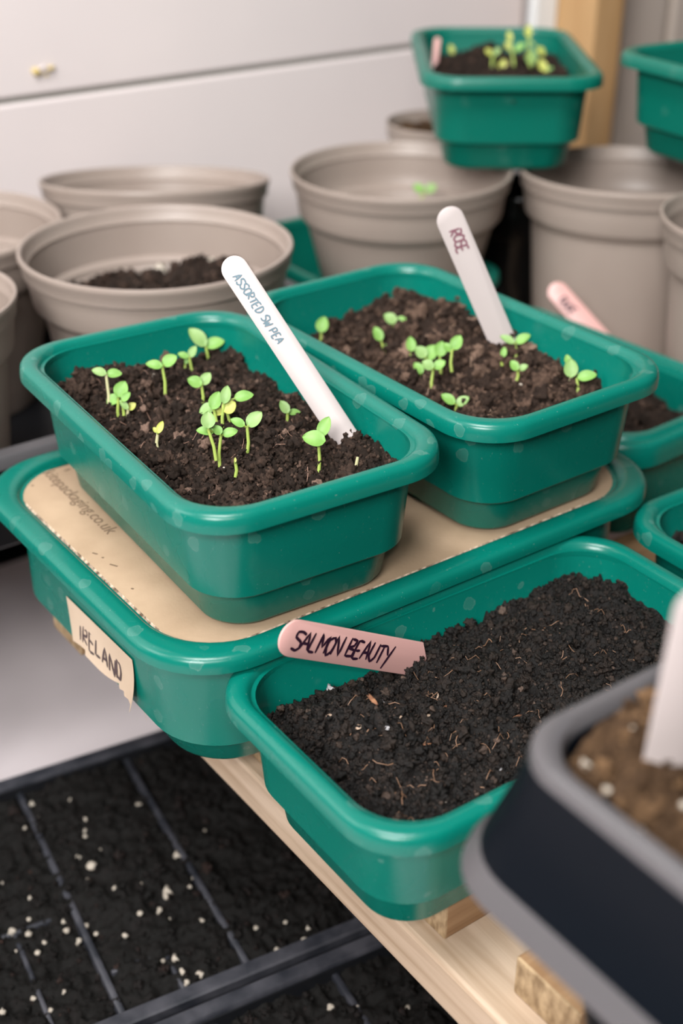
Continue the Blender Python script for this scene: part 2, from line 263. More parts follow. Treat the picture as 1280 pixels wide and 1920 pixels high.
DEBRIS_B= [(0.0856, 0.6495, 0.0013), (0.0965, 0.6496, 0.0011), (0.0126, 0.7019, 0.0007), (0.0614, 0.6658, 0.001), (0.1161, 0.654, 0.0008), (0.1349, 0.7045, 0.0008), (0.1072, 0.6345, 0.0006)]
DEBRIS_A= [(-0.0526, 0.5608, 0.0007), (-0.1009, 0.6197, 0.0008), (-0.0985, 0.6339, 0.0009), (-0.0495, 0.529, 0.0009), (-0.0544, 0.5384, 0.0005), (-0.0786, 0.6095, 0.0006), (-0.0941, 0.6211, 0.0006), (-0.0544, 0.5316, 0.0004), (-0.0481, 0.5476, 0.0006), (-0.0323, 0.569, 0.0004), (-0.0246, 0.569, 0.0006)]
PERL_POT= [(0.0697, 0.2911, 0.0013), (0.0744, 0.2805, 0.0013), (0.0806, 0.2647, 0.0012), (0.0951, 0.2765, 0.0012), (0.0926, 0.3006, 0.0013), (0.0942, 0.2866, 0.0005), (0.0845, 0.3005, 0.0005)]
CLODS_A = [(-0.0502, 0.5214, 0.0031), (-0.0434, 0.528, 0.0029), (-0.1395, 0.6433, 0.0034), (-0.1297, 0.6275, 0.0022), (-0.0348, 0.5412, 0.0017), (-0.0213, 0.5868, 0.0018), (-0.0052, 0.5578, 0.002), (0.015, 0.5513, 0.002)]
CLODS_B = [(0.0161, 0.7659, 0.0043), (0.0333, 0.7697, 0.005), (0.0519, 0.7589, 0.0029), (0.0725, 0.7397, 0.0038), (0.0649, 0.759, 0.0026), (0.0187, 0.7324, 0.0025), (0.0806, 0.7162, 0.0025), (0.0895, 0.6277, 0.002), (0.1152, 0.6518, 0.002), (-0.0065, 0.7154, 0.0022)]
CLODS_D = [(0.1222, 0.5673, 0.0025), (0.1425, 0.5585, 0.003), (0.0547, 0.5252, 0.0026), (0.063, 0.532, 0.0024), (-0.0189, 0.4707, 0.0022), (-0.0095, 0.4786, 0.0019), (0.1316, 0.5347, 0.0018), (0.0965, 0.5486, 0.0019)]
SEED_LABELS = [
 'seedling with two wide leaves nearest the left corner of the front left tray',
 'seedling with a big round leaf in the cluster by the left rim',
 'seedling with a small leaf tucked behind the left rim cluster',
 'short seedling with one yellow leaf in the cluster by the left rim',
 'seedling with two spread leaves alone near the back left wall of its tray',
 'bent seedling with two narrow leaves below the largest leaf',
 'seedling with the largest oval leaf of the tray, rearmost by the back wall',
 'tiny pale shoot beside the bent seedling at the back of the tray',
 'seedling with two round leaves between back group and middle clump',
 'seedling topping the middle clump, its right leaf reaching out',
 'yellow leaved seedling in the heart of the middle clump',
 'seedling with leaf pair at the left side of the middle clump',
 'seedling with a round leaf above an oval one, front left of the clump',
 'tall thin seedling at the front of the middle clump with side leaf',
 'seedling with two pointed leaves on a straight stem right of the clump',
 'small seedling with narrow leaves near the foot of the white label',
 'seedling with two large leaves nearest the front rim of its tray',
 'tiny yellow seedling alone in the left half of the front left tray',
 'barely emerged pale sprout in front of the middle clump',
 'bare stem without leaves beside the tip of the long white label',
 'seedling with one round leaf in the left corner of the ROSE tray',
 'seedling with two leaves farthest back in the ROSE tray',
 'seedling with one upright and one low leaf at left of the ROSE tray',
 'single leaf seedling at the left end of the ROSE tray clump',
 'seedling at the centre of the ROSE tray clump with broad leaf',
 'seedling with a raised leaf at the right end of the ROSE tray clump',
 'seedling with one rounded leaf at the back of the ROSE tray clump',
 'seedling with low double leaves at the front of the ROSE tray clump',
 'pale blurred leaf seedling just left of the ROSE tray clump front',
 'seedling with two low leaves at the front rim of the ROSE tray',
 'seedling with two winged leaves in front of the ROSE label foot',
 'single tiny leaf seedling left of the ROSE label foot',
 'small dark stemmed seedling below the ROSE label foot',
 'seedling with a round double leaf near the right corner of ROSE tray',
 'seedling with one leaf stretched right at the right corner of ROSE tray',
 'forked seedling left of centre in the high tray',
 'tall seedling with three leaves in the middle of the high tray',
 'low round leaved seedling between two tall ones in the high tray',
 'tallest seedling rising above the back rim of the high tray',
 'low seedling with slanting leaves at right in the high tray',
 'faint small seedling near the pink label in the high tray',
 'green shoot with two leaves inside the taupe pot left of the high tray',
]

# ------------------------------------------------------------------ helpers
def tag(o, label=None, cat=None, group=None, kind=None):
    if label: o['label'] = label
    if cat: o['category'] = cat
    if group: o['group'] = group
    if kind: o['kind'] = kind
    return o
def empty(name, loc=(0, 0, 0), rz=0.0, rot=None):
    o = bpy.data.objects.new(name, None); COL.objects.link(o); o.location = loc
    o.rotation_euler = rot or (0, 0, rz); o.empty_display_size = .02
    return o
def finish(bm, angle=38):
    bmesh.ops.recalc_face_normals(bm, faces=bm.faces)
    lim = math.radians(angle)
    for f in bm.faces: f.smooth = True
    for e in bm.edges:
        if len(e.link_faces) == 2 and e.calc_face_angle(0) > lim: e.smooth = False
def link(name, me, m, parent=None, loc=None, rz=None):
    o = bpy.data.objects.new(name, me); COL.objects.link(o)
    if m:
        for x in (m if isinstance(m, (list, tuple)) else [m]): me.materials.append(x)
    if parent: o.parent = parent
    if loc is not None: o.location = loc
    if rz is not None: o.rotation_euler = (0, 0, rz)
    return o
def build(name, bm, m, parent=None, loc=None, rz=None, angle=38, sm=True):
    if sm: finish(bm, angle)
    me = bpy.data.meshes.new(name); bm.to_mesh(me); bm.free()
    return link(name, me, m, parent, loc, rz)
def add_box(bm, x0, x1, y0, y1, z0, z1, bev=0.0, seg=2, mi=0):
    r = bmesh.ops.create_cube(bm, size=1)
    vs = r['verts']
    for v in vs:
        v.co = Vector(((x0+x1)/2+v.co.x*(x1-x0), (y0+y1)/2+v.co.y*(y1-y0), (z0+z1)/2+v.co.z*(z1-z0)))
    fs = set(f for v in vs for f in v.link_faces)
    for f in fs: f.material_index = mi
    if bev:
        es = list(set(e for v in vs for e in v.link_edges))
        bmesh.ops.bevel(bm, geom=es, offset=bev, segments=seg, affect='EDGES', profile=.5)
def rr(a, b, r, n=8):                           # rounded rectangle outline, half sizes a, b
    r = max(min(r, a-.0005, b-.0005), .0005); pts = []
    for cx, cy, a0 in ((a-r, b-r, 0), (-a+r, b-r, 90), (-a+r, -b+r, 180), (a-r, -b+r, 270)):
        for k in range(n+1):
            t = math.radians(a0+90*k/n); pts.append((cx+r*math.cos(t), cy+r*math.sin(t)))
    return pts
def loft(bm, loops, close_first=False, close_last=False):
    rings = [[bm.verts.new(p) for p in L] for L in loops]
    for A, B in zip(rings, rings[1:]):
        n = len(A)
        for i in range(n): bm.faces.new((A[i], A[(i+1) % n], B[(i+1) % n], B[i]))
    if close_first: bm.faces.new(rings[0])
    if close_last: bm.faces.new(rings[-1])
    return rings
def lathe(bm, prof, n=64, close_first=False, close_last=False):
    loops = [[(r*math.cos(2*math.pi*k/n), r*math.sin(2*math.pi*k/n), z) for k in range(n)] for r, z in prof]
    return loft(bm, loops, close_first, close_last)
def tube(bm, pts, rad, n=8):
    pts = [Vector(p) for p in pts]; rings = []
    for i, p in enumerate(pts):
        d = (pts[min(i+1, len(pts)-1)]-pts[max(i-1, 0)]).normalized()
        a = d.orthogonal().normalized() if abs(d.z) < .99 else Vector((1, 0, 0)); a = (Vector((1, 0, 0))-d*d.x).normalized() if abs(d.x) < .9 else d.orthogonal().normalized()
        b = d.cross(a); r = rad[i] if isinstance(rad, (list, tuple)) else rad
        rings.append([p+a*(r*math.cos(2*math.pi*k/n))+b*(r*math.sin(2*math.pi*k/n)) for k in range(n)])
    loft(bm, rings, True, True)

# ------------------------------------------------------------------ green trays
SEED = dict(P=.1357, Q=.22, wr=.0091, hlip=.0631, h=.0722, inb=.0218, hst=.0208, inst=.0142)
BIG = dict(P=.31, Q=.2307, wr=.013, hlip=.0743, h=.0822, inb=.0256, hst=.020, inst=.0150)
def tray(T, name, loc, rz, R=.030, m=None, rot=None, two_ridge=False):
    m = m or M['green']
    root = empty(name, loc, rz, rot)
    P, Q, h = T['P']/2, T['Q']/2, T['h']
    def L(off, z, rf=.45):
        return [(x, y, z) for x, y in rr(P-off, Q-off, R-off*rf, 10)]
    wr, hl = T['wr'], T['hlip']
    bo = wr+.0004                                   # body's outer offset just under the rim
    bi = wr+.0002
    # rim: flange down the outside, rolled top, short return inside
    prof = [(.0022, hl), (0, hl), (0, hl+(h-hl)*.35), (.0004, h-.0026), (.0012, h-.0011), (.0026, h-.0003), (.0042, h)]
    if two_ridge: prof += [(wr*.40, h-.0016), (wr*.48, h-.0016), (wr*.6, h+.0004), (wr*.8, h), (wr-.001, h-.0006)]
    else: prof += [(wr*.6, h+.0001), (wr-.0022, h-.0003)]
    prof += [(wr-.0008, h-.0014), (wr-.0001, h-.0035), (wr+.0014, h-.0035), (wr+.0014, h-.006), (wr-.0008, h-.0040), (wr-.004, h-.0028), (.0034, h-.0030), (.0022, hl)]
    bm = bmesh.new()
    loft(bm, [L(o, z, .35) for o, z in prof[:-1]]+[L(prof[-1][0], prof[-1][1], .35)])
    bmesh.ops.remove_doubles(bm, verts=bm.verts, dist=1e-6)
    build('rim', bm, m, root)
    # body: outer skin with a step near the base, floor, inner skin
    ins, inb, hs = T['inst'], T['inb'], T['hst']
    outer = [(bo, h-.0035), (ins-.0012, hs+.0016), (ins, hs+.0003), (ins+.0012, hs-.0004), (ins+.0036, hs-.0014), (ins+.0042, hs-.0026), (inb-.0012, .0035), (inb, .0016), (inb+.0022, .0002), (inb+.004, 0)]
    inner = [(inb+.0045, .0016), (inb+.0032, .0024), (inb+.0016, .0045), (ins+.0058, hs-.0030), (ins+.0052, hs-.0012), (ins+.0022, hs+.0006), (ins+.0008, hs+.0022), (bi+.0012, h-.0045)]
    bm = bmesh.new()
    ro = loft(bm, [L(o, z) for o, z in outer], False, True)
    ri = loft(bm, [L(o, z) for o, z in inner], True, False)
    a, b = ro[0], ri[-1]
    for i in range(len(a)): bm.faces.new((a[i], a[(i+1) % len(a)], b[(i+1) % len(a)], b[i]))
    build('body', bm, m, root)
    return root
def inner_half(T, z):
    """inner wall offset at height z above the tray base"""
    f = (z-T['hst'])/(T['h']-.0045-T['hst']); f = max(0, min(1, f))
    return (T['inst']+.0008)*(1-f)+(T['wr']+.0014)*f

# ------------------------------------------------------------------ compost
def _hash(ix, iy, s):
    n = (ix.astype(np.int64)*374761393+iy.astype(np.int64)*668265263+s*1442695041) & 0x7fffffff
    n = ((n ^ (n >> 13))*1274126177) & 0x7fffffff
    return ((n ^ (n >> 16)) & 0xffff)/65535.0
def vnoise(x, y, s):
    ix, iy = np.floor(x).astype(np.int64), np.floor(y).astype(np.int64); fx, fy = x-ix, y-iy
    fx, fy = fx*fx*(3-2*fx), fy*fy*(3-2*fy)
    a, b, c, d = _hash(ix, iy, s), _hash(ix+1, iy, s), _hash(ix, iy+1, s), _hash(ix+1, iy+1, s)
    return (a*(1-fx)+b*fx)*(1-fy)+(c*(1-fx)+d*fx)*fy
def soil_h(x, y, s, amp=1.0):
    """height of a crumbly surface: broad swells, clods, crumbs, grit (metres)"""
    h = (vnoise(x/.035, y/.035, s)-.5)*.0065
    h += (vnoise(x/.016, y/.016, s+1)-.5)*.0060
    for k, (sc, a) in enumerate(((.0080, .0058), (.0040, .0034), (.0021, .0018), (.0011, .0010))):
        n = vnoise(x/sc+7.3*k, y/sc-3.1*k, s+5+k)
        h += (1-np.abs(2*n-1)-.5)*a
    return h*amp
_ico = {}
def ico(sub, k):
    if (sub, k) not in _ico:
        bm = bmesh.new(); bmesh.ops.create_icosphere(bm, subdivisions=sub, radius=1)
        V = np.array([v.co[:] for v in bm.verts]); Fc = np.array([[v.index for v in f.verts] for f in bm.faces]); bm.free()
        rg = np.random.RandomState(100*sub+k)
        for _ in range(6):
            d = rg.normal(size=3); d /= np.linalg.norm(d)
            V = V*(1+.13*np.sin(V@d*rg.uniform(3, 8)+rg.uniform(0, 6)))[:, None]
        if sub >= 3:
            from mathutils import noise as mn
            V = V*np.array([1+.26*mn.noise(Vector(p)*2.3+Vector((k*7.1, 0, 0)))+.15*mn.noise(Vector(p)*5.5+Vector((0, k*3.3, 0)))+.07*mn.noise(Vector(p)*12) for p in V])[:, None]
        else: V = V*rg.uniform(.88, 1.12, size=(len(V), 1))
        V = V*rg.uniform(.8, 1.1, size=3)
        _ico[(sub, k)] = (V, Fc)
    return _ico[(sub, k)]
def crumbs(rg, pts, sizes, subs, tone_f):
    Vs, Fs, Ts, off = [], [], [], 0
    for (x, y, z), s, sub in zip(pts, sizes, subs):
        V, Fc = ico(sub, rg.randint(8))
        q = rg.normal(size=4); q /= np.linalg.norm(q); a, b, c, d = q
        Rm = np.array([[1-2*(c*c+d*d), 2*(b*c-a*d), 2*(b*d+a*c)], [2*(b*c+a*d), 1-2*(b*b+d*d), 2*(c*d-a*b)], [2*(b*d-a*c), 2*(c*d+a*b), 1-2*(b*b+c*c)]])
        Vs.append(V@Rm.T*s+np.array((x, y, z+s*.25))); Fs.append(Fc+off); off += len(V); Ts.append(np.full(len(V), tone_f()))
    return Vs, Fs, Ts
def soil(name, inside, bounds, z0, seed, m, n_crumb, loc, rz, label, cat='compost', swell=None, res=.0011, amp=1.0, smax=.0045, group=None, parent=None, med=.00075, sig=.62):
    """crumbly compost surface inside a container; inside(x, y) -> bool, local coords"""
    x0, x1, y0, y1 = bounds; nx, ny = int((x1-x0)/res), int((y1-y0)/res)
    X, Y = np.meshgrid(np.linspace(x0, x1, nx), np.linspace(y0, y1, ny))
    def H(x, y):
        return z0+soil_h(x, y, seed, amp)+(swell(x, y) if swell else 0)
    Z = H(X, Y); keep = inside(X, Y)
    idx = -np.ones(X.shape, int); used = np.zeros(X.shape, bool)
    cell = keep[:-1, :-1] & keep[1:, :-1] & keep[:-1, 1:] & keep[1:, 1:]
    for a in (slice(None, -1), slice(1, None)):
        for b in (slice(None, -1), slice(1, None)): used[a, b] |= cell
    idx[used] = np.arange(used.sum())
    V0 = np.stack([X[used], Y[used], Z[used]], 1)
    j, i = np.nonzero(cell)
    quads = np.stack([idx[j, i], idx[j, i+1], idx[j+1, i+1], idx[j+1, i]], 1)
    rg = np.random.RandomState(seed)
    P = []
    while len(P) < n_crumb:
        c = rg.uniform((x0, y0), (x1, y1), size=(n_crumb, 2)); ok = inside(c[:, 0], c[:, 1]); P += list(c[ok])
    P = np.array(P[:n_crumb]); S = np.clip(rg.lognormal(math.log(med), sig, n_crumb), .00035, smax)
    e = S*.8; ok = inside(P[:, 0]+e, P[:, 1]) & inside(P[:, 0]-e, P[:, 1]) & inside(P[:, 0], P[:, 1]+e) & inside(P[:, 0], P[:, 1]-e)
    P, S = P[ok], S[ok]
    Zc = H(P[:, 0], P[:, 1])
    subs = np.where(S > .0026, 4, np.where(S > .0012, 3, np.where(S > .0006, 2, 1)))
    tone = lambda: float(np.clip(rg.normal(.12, .16), -.25, .75)) if rg.rand() > .015 else float(rg.uniform(.45, .8))
    Vs, Fs, Ts = crumbs(rg, np.stack([P[:, 0], P[:, 1], Zc], 1), S, subs, tone)
    nv0 = len(V0)
    T0 = (vnoise(V0[:, 0]/.006, V0[:, 1]/.006, seed+50)-.5)*.3
    tris = np.concatenate(Fs)+nv0 if Fs else np.zeros((0, 3), int)
    V = np.concatenate([V0]+Vs); T = np.concatenate([T0]+Ts)
    me = bpy.data.meshes.new(name)
    me.vertices.add(len(V)); me.vertices.foreach_set('co', V.astype(np.float32).ravel())
    nl = len(quads)*4+len(tris)*3; me.loops.add(nl)
    me.loops.foreach_set('vertex_index', np.concatenate([quads.ravel(), tris.ravel()]).astype(np.int32))
    me.polygons.add(len(quads)+len(tris))
    ls = np.concatenate([np.arange(len(quads))*4, len(quads)*4+np.arange(len(tris))*3]).astype(np.int32)
    me.polygons.foreach_set('loop_start', ls)
    me.polygons.foreach_set('use_smooth', np.ones(len(quads)+len(tris), bool))
    me.update(calc_edges=True)
    at = me.attributes.new('tone', 'FLOAT', 'POINT'); at.data.foreach_set('value', T.astype(np.float32))
    o = link(name, me, m, parent, loc, rz)
    if label: tag(o, label, cat, group, 'stuff')
    else: o['kind'] = 'stuff'
    return o, H
def in_rr(a, b, r):
    def f(x, y):
        dx, dy = np.maximum(np.abs(x)-(a-r), 0), np.maximum(np.abs(y)-(b-r), 0)
        return (np.abs(x) <= a) & (np.abs(y) <= b) & (dx*dx+dy*dy <= r*r)
    return f
def in_circ(R): return lambda x, y: x*x+y*y <= R*R
def tray_soil(T, depth, seed, m, n, loc, rz, label, swell=None, **k):
    z = T['h']-depth; off = inner_half(T, z)-.0001
    a, b = T['P']/2-off, T['Q']/2-off
    return soil('compost', in_rr(a, b, .030-off*.45), (-a, a, -b, b), z, seed, m, n, loc, rz, label, swell=swell, **k)

def grain(parent, name, p, size, m, seed, kind='round', yaw=0.0, group=None):
    V, Fc = ico(2, seed % 8)
    s = np.array({'round': (1, 1, .85), 'chip': (3.2, .7, .35), 'flake': (1.6, 1.0, .5)}[kind])*size
    c, q = math.cos(yaw), math.sin(yaw)
    W = V*s; W = np.stack([W[:, 0]*c-W[:, 1]*q, W[:, 0]*q+W[:, 1]*c, W[:, 2]], 1)
    me = bpy.data.meshes.new(name); me.from_pydata(W.tolist(), [], Fc.tolist())
    for f in me.polygons: f.use_smooth = True
    return link(name, me, m, parent, p)

# ------------------------------------------------------------------ handwriting
GL = {
 'S': ([(1, .88, .55, 1, .12, .86, .1, .62, .8, .42, .86, .14, .5, 0, 0, .1)],), 'A': ([(0, 0, .45, 1, .9, 0)], [(.15, .36, .8, .36)]),
 'L': ([(.1, 1, .05, 0, .75, .02)],), 'M': ([(0, 0, .12, 1, .5, .35, .88, 1, 1, 0)],), 'O': ([(.5, 1, .08, .75, .05, .3, .4, 0, .85, .2, .9, .75, .5, 1)],),
 'N': ([(0, 0, .08, 1, .85, 0, .9, 1)],), 'B': ([(.08, 0, .08, 1)], [(.08, 1, .7, .92, .68, .58, .1, .5, .85, .4, .8, .05, .08, 0)]),
 'E': ([(.8, 1, .1, .98, .06, 0, .8, 0)], [(.08, .5, .65, .52)]), 'U': ([(.05, 1, .08, .2, .45, 0, .8, .2, .85, 1)],),
 'T': ([(0, .95, .95, 1)], [(.48, .97, .42, 0)]), 'Y': ([(0, 1, .42, .5)], [(.9, 1, .25, -.25)]),
 'R': ([(.08, 0, .1, 1)], [(.1, 1, .75, .9, .7, .55, .1, .48, .85, 0)]), 'D': ([(.08, 0, .08, 1, .6, .92, .85, .5, .6, .06, .08, 0)],),
 'W': ([(0, 1, .25, 0, .5, .7, .72, 0, 1, 1)],), 'P': ([(.08, 0, .1, 1)], [(.1, 1, .75, .9, .7, .5, .1, .45)]),
 'I': ([(.3, 1, .26, 0)],), 'K': ([(.08, 0, .08, 1)], [(.8, 1, .1, .45, .85, 0)]), '-': ([(.0, .4, .9, .3)],)}
def scrawl(text, height, stroke, adv=1.0, jit=.06, slant=.12, seed=1):
    """flat strokes of hand lettering: quads in the xy plane, x along the writing"""
    rg = random.Random(seed); bm = bmesh.new(); x = 0.0
    for ch in text:
        if ch == ' ': x += height*.55*adv; continue
        wd = height*(.30 if ch == 'I' else .62)
        dy = rg.uniform(-jit, jit)*height
        for st in GL[ch]:
            c = st[0]; pts = [(c[i], c[i+1]) for i in range(0, len(c), 2)]
            P = [Vector((x+(px+rg.uniform(-jit, jit))*wd+slant*py*height, (py+rg.uniform(-jit, jit))*height+dy, 0)) for px, py in pts]
            Q = []
            for i in range(len(P)-1):                       # light smoothing
                for t in (0, .33, .67):
                    a = P[max(i-1, 0)]; b = P[i]; d = P[i+1]; e = P[min(i+2, len(P)-1)]
                    cat = .5*((2*b)+(d-a)*t+(2*a-5*b+4*d-e)*t*t+(3*b-a-3*d+e)*t**3)
                    Q.append(cat*.5+(b+(d-b)*t)*.5)
            Q.append(P[-1])
            prev = None
            for i, p in enumerate(Q):
                d = (Q[min(i+1, len(Q)-1)]-Q[max(i-1, 0)]); d = d.normalized() if d.length > 0 else Vector((1, 0, 0))
                n = Vector((-d.y, d.x, 0))*stroke*.5*(1 if 0 < i < len(Q)-1 else .6)
                z = Vector((0, 0, .00002*i % .00008))
                cur = (bm.verts.new(p+n+z), bm.verts.new(p-n+z))
                if prev: bm.faces.new((prev[0], prev[1], cur[1], cur[0]))
                prev = cur
        x += wd*1.22*adv
    return bm, x
def put_on(bm, origin, ex, ey, lift):
    ex, ey = Vector(ex).normalized(), Vector(ey).normalized(); ez = ex.cross(ey)
    for v in bm.verts: v.co = Vector(origin)+ex*v.co.x+ey*v.co.y+ez*(lift+v.co.z)

def plant_label(name, base, top, wdir, width, m, label, text=None, ink=None, th=.0011, extra=.018, group='plant labels stuck in the trays', tx=.012, ht=.006, stroke=.0009, adv=1.0, seed=1, flip=False, dy=0.0, point=True):
    """flat plastic label: rounded head at top, tapering tip going into the soil"""
    base, top = Vector(base), Vector(top); ax = (top-base).normalized(); L = (top-base).length
    wd = Vector(wdir); wd = (wd-ax*wd.dot(ax)).normalized(); nz = wd.cross(ax)
    root = empty(name, base); tag(root, label, 'plant label', group)
    r = width/2; out = []
    out += [(-r*.15, -extra), (r*.15, -extra), (r, -extra+.006)] if point else [(-r, -extra), (r, -extra)]
    n = 14
    for k in range(n+1):
        t = math.pi*k/n; out.append((r*math.cos(t), L-r+r*math.sin(t)))
    if point: out.append((-r, -extra+.006))
    bm = bmesh.new()
    ring = lambda s, d: [(wd*(x*s)+ax*(y if s == 1 else y-(.0004 if y > L-r else 0)))+nz*d for x, y in out]
    s = 1-.0004/r
    loft(bm, [ring(s, -th/2), ring(1, -th/2+.0003), ring(1, th/2-.0003), ring(s, th/2)], True, True)
    build('blade', bm, m, root)
    if text:
        tb, wx = scrawl(text, ht, stroke, adv, seed=seed)
        # writing reads from the head down the blade (ex = -ax), letters' tops to +wd
        ex = -ax; ey = wd if not flip else -wd
        if ex.cross(ey).dot(nz) < 0: face = -nz
        org = ax*(L-tx)-ey*(ht*.5-dy)
        put_on(tb, org, ex, ey, th/2+.0002)
        build('lettering', tb, ink, root, sm=False)
    return root

# ------------------------------------------------------------------ the setting: wall boards, posts, shelf
WR = 0.628
def frame_obj(name, bm, m, parent=None, label=None, kind=None):
    o = build(name, bm, m, parent, None if parent else (O0[0], O0[1], 0), None if parent else WR, angle=15)
    if kind: o['kind'] = kind
    return o
wall = empty('wall_back', (O0[0], O0[1], 0), WR); wall['kind'] = 'structure'
for z0, z1 in ((.1085, .42), (-.055, .1040), (.4245, .74), (.7445, 1.06)):
    bm = bmesh.new(); add_box(bm, -1.6, .598, .500, .520, z0, z1, .0022, 2); frame_obj('board', bm, M['white_board'], wall)
bm = bmesh.new(); add_box(bm, -1.6, .598, .5045, .530, -.055, 1.06); frame_obj('backing', bm, M['groove'], wall)
bm = bmesh.new(); add_box(bm, -1.6, 1.6, .498, .540, -.80, -.0555); frame_obj('wall_base_shade', bm, M['wall_shade'], wall)  # shade under the boards, put in as a black panel
t = empty('trim_1', (O0[0], O0[1], 0), WR); t['kind'] = 'structure'
bm = bmesh.new(); add_box(bm, .598, .613, .508, .530, -.055, 1.06, .002); frame_obj('grey_strip', bm, mat('grey_strip', (.50, .46, .46), .5), t)
bm = bmesh.new(); add_box(bm, .614, .646, .500, .530, -.055, 1.06, .003); frame_obj('white_strip', bm, M['cool_board'], t)
post = empty('trim_2', (O0[0], O0[1], 0), WR); post['kind'] = 'structure'
bm = bmesh.new(); add_box(bm, .6465, .688, .449, .520, -.055, 1.06, .003); frame_obj('timber_post', bm, M['post_wood'], post)
wr_ = empty('wall_right', (O0[0], O0[1], 0), WR); wr_['kind'] = 'structure'
for a, b, c in ((.6885, .745, M['cool_board']), (.746, .812, M['beige_panel']), (.824, .96, M['beige_panel']), (.972, 1.12, M['beige_panel']), (1.132, 1.28, M['beige_panel']), (1.292, 1.44, M['beige_panel']), (1.452, 1.60, M['beige_panel'])):
    bm = bmesh.new(); add_box(bm, a, b, .501, .520, -.055, 1.06, .003); frame_obj('panel', bm, M['beige_panel'], wr_)
bm = bmesh.new(); add_box(bm, .69, 1.6, .508, .53, -.055, 1.06); frame_obj('panel_backing', bm, mat('beige_shadow_gap', (.34, .285, .24), .7), wr_)
fl = bmesh.new(); add_box(fl, -2.5, 2.5, -1.5, 3, -.84, -.80); build('floor', fl, noise_col(mat('dark_floor', (.03, .025, .02), .8), (.018, .015, .012), (.04, .034, .03), 6)[0])['kind'] = 'structure'

def on_wall(u, z, v=.500): return (*uv(u, v), z)
# pale screw with yellow filler on the top board, a second tiny nail
sc = empty('wall_screw', on_wall(.0835, .1275), WR); tag(sc, 'small pale screw with crumbs of yellow filler on white wall board', 'screw')
bm = bmesh.new(); lathe(bm, [(.0001, -.0022), (.0024, -.0020), (.0034, -.0008), (.0034, .0), (.0001, .0002)], 20, True, True)
for v in bm.verts: v.co = Vector((v.co.x, v.co.z, v.co.y))
build('screw_head', bm, M['label_white'], sc)
for i, (dx, dz, s) in enumerate(((-.0070, -.0006, .0032), (.0060, .0004, .0026), (.0015, -.0040, .0016))):
    grain(sc, 'filler', (dx, -.0006, dz), s, mat('yellow_filler', (.55, .42, .16), .7), 3+i)
kb = empty('rounded_fixing', on_wall(-.005, .045, .498), WR); tag(kb, 'blurred pale green round fixing low on the white wall at left edge', 'fixing')
bm = bmesh.new(); lathe(bm, [(.0001, -.020), (.010, -.019), (.016, -.012), (.016, -.006), (.008, -.002), (.007, .002), (.0001, .002)], 28, True, True)
for v in bm.verts: v.co = Vector((v.co.x, v.co.z, v.co.y))
build('fixing_head', bm, mat('pale_green_knob', (.58, .60, .50), .5), kb)

sh = empty('shelf', (O0[0], O0[1], 0), WR); tag(sh, 'white low shelf under the slatted bench, holding the black module trays', 'shelf')
bm = bmesh.new(); add_box(bm, -1.5, 1.3, -1.1, .468, -.300, -.280, .004); frame_obj('shelf_board', bm, M['shelf_white'], sh)
for u, v in ((-1.4, .40), (1.2, .40), (-1.4, -1.0), (1.2, -1.0)):
    bm = bmesh.new(); add_box(bm, u, u+.06, v, v+.06, -.80, -.300, .003); frame_obj('leg', bm, M['rail_wood'], sh)

# ------------------------------------------------------------------ slatted bench
bench = empty('slatted_bench', (O0[0], O0[1], 0), WR); tag(bench, 'pale wooden bench of cross slats on long rails under the green trays', 'bench')
ST = TABLE; SB = TABLE-.0205; RB = SB-.0262
bm = bmesh.new(); add_box(bm, -.098, -.004, -.75, .13, RB, SB, .0022, 2); frame_obj('rail', bm, M['rail_wood'], bench)
for u in (.32, .70):
    bm = bmesh.new(); add_box(bm, u, u+.094, -.75, .49, RB, SB, .0022, 2); frame_obj('rail', bm, M['rail_wood'], bench)
rg = random.Random(4)
for k in range(-5, 9):
    v0 = -.217+.0690*k+(.0 if k in (0, -1) else rg.uniform(-.003, .003)); u0 = {0: -.089, -1: -.0835, 4: -.1225}.get(k, -.086+rg.uniform(-.006, .006))
    if k == -1: v0 = -.290
    if v0 > .12: u0 = -.04
    wv = .036
    bm = bmesh.new(); add_box(bm, u0, .80, v0, v0+wv, SB, ST, .0010, 2)
    for f in bm.faces:
        if f.calc_center_median().x < u0+.0011: f.material_index = 1
    frame_obj('cross_slat', bm, [M['slat_wood'], M['end_grain']], bench)
for u in (.05, .34, .72):
    for v in (-.70, .40 if u < .1 else .34):
        bm = bmesh.new(); add_box(bm, u, u+.044, v, v+.044, -.280, RB if u > .1 else SB, .002); frame_obj('leg', bm, M['rail_wood'], bench)

for v in (.19, .40):
    bm = bmesh.new(); add_box(bm, -.60, -.045, v, v+.022, ST-.014, ST-.0004, .001); frame_obj('bearer', bm, M['black'], bench)
for v in (.19, .40):
    bm = bmesh.new(); add_box(bm, -.60, -.578, v, v+.022, -.280, ST-.014, .001); frame_obj('leg', bm, M['black'], bench)
# ------------------------------------------------------------------ green trays and what is in them
LA = (-.0607, .5794, 0.0); RA = .5692
LB = (.0540, .6634, 0.0); RB_ = .6358
LC = (-.0110, .6254, TABLE); RC = .6276
D_ = dict(SEED, P=.2339, Q=.1377); LD = (.0735, .4727, TABLE); RD = .6118
LE = (.1253, 1.0878, .0695); RE = -.0018
X_ = dict(SEED, wr=.0165, h=.075, hlip=.060)
LF = (.1467, .7935, TABLE); RF = .68
LG = (*uv(.1775, -.2180), TABLE); RG = .60
LH = (.3080, .9560, .0835); RH = .5236
K_ = dict(SEED, P=.142); LK = (*uv(.2610, .317), TABLE); RK = .628

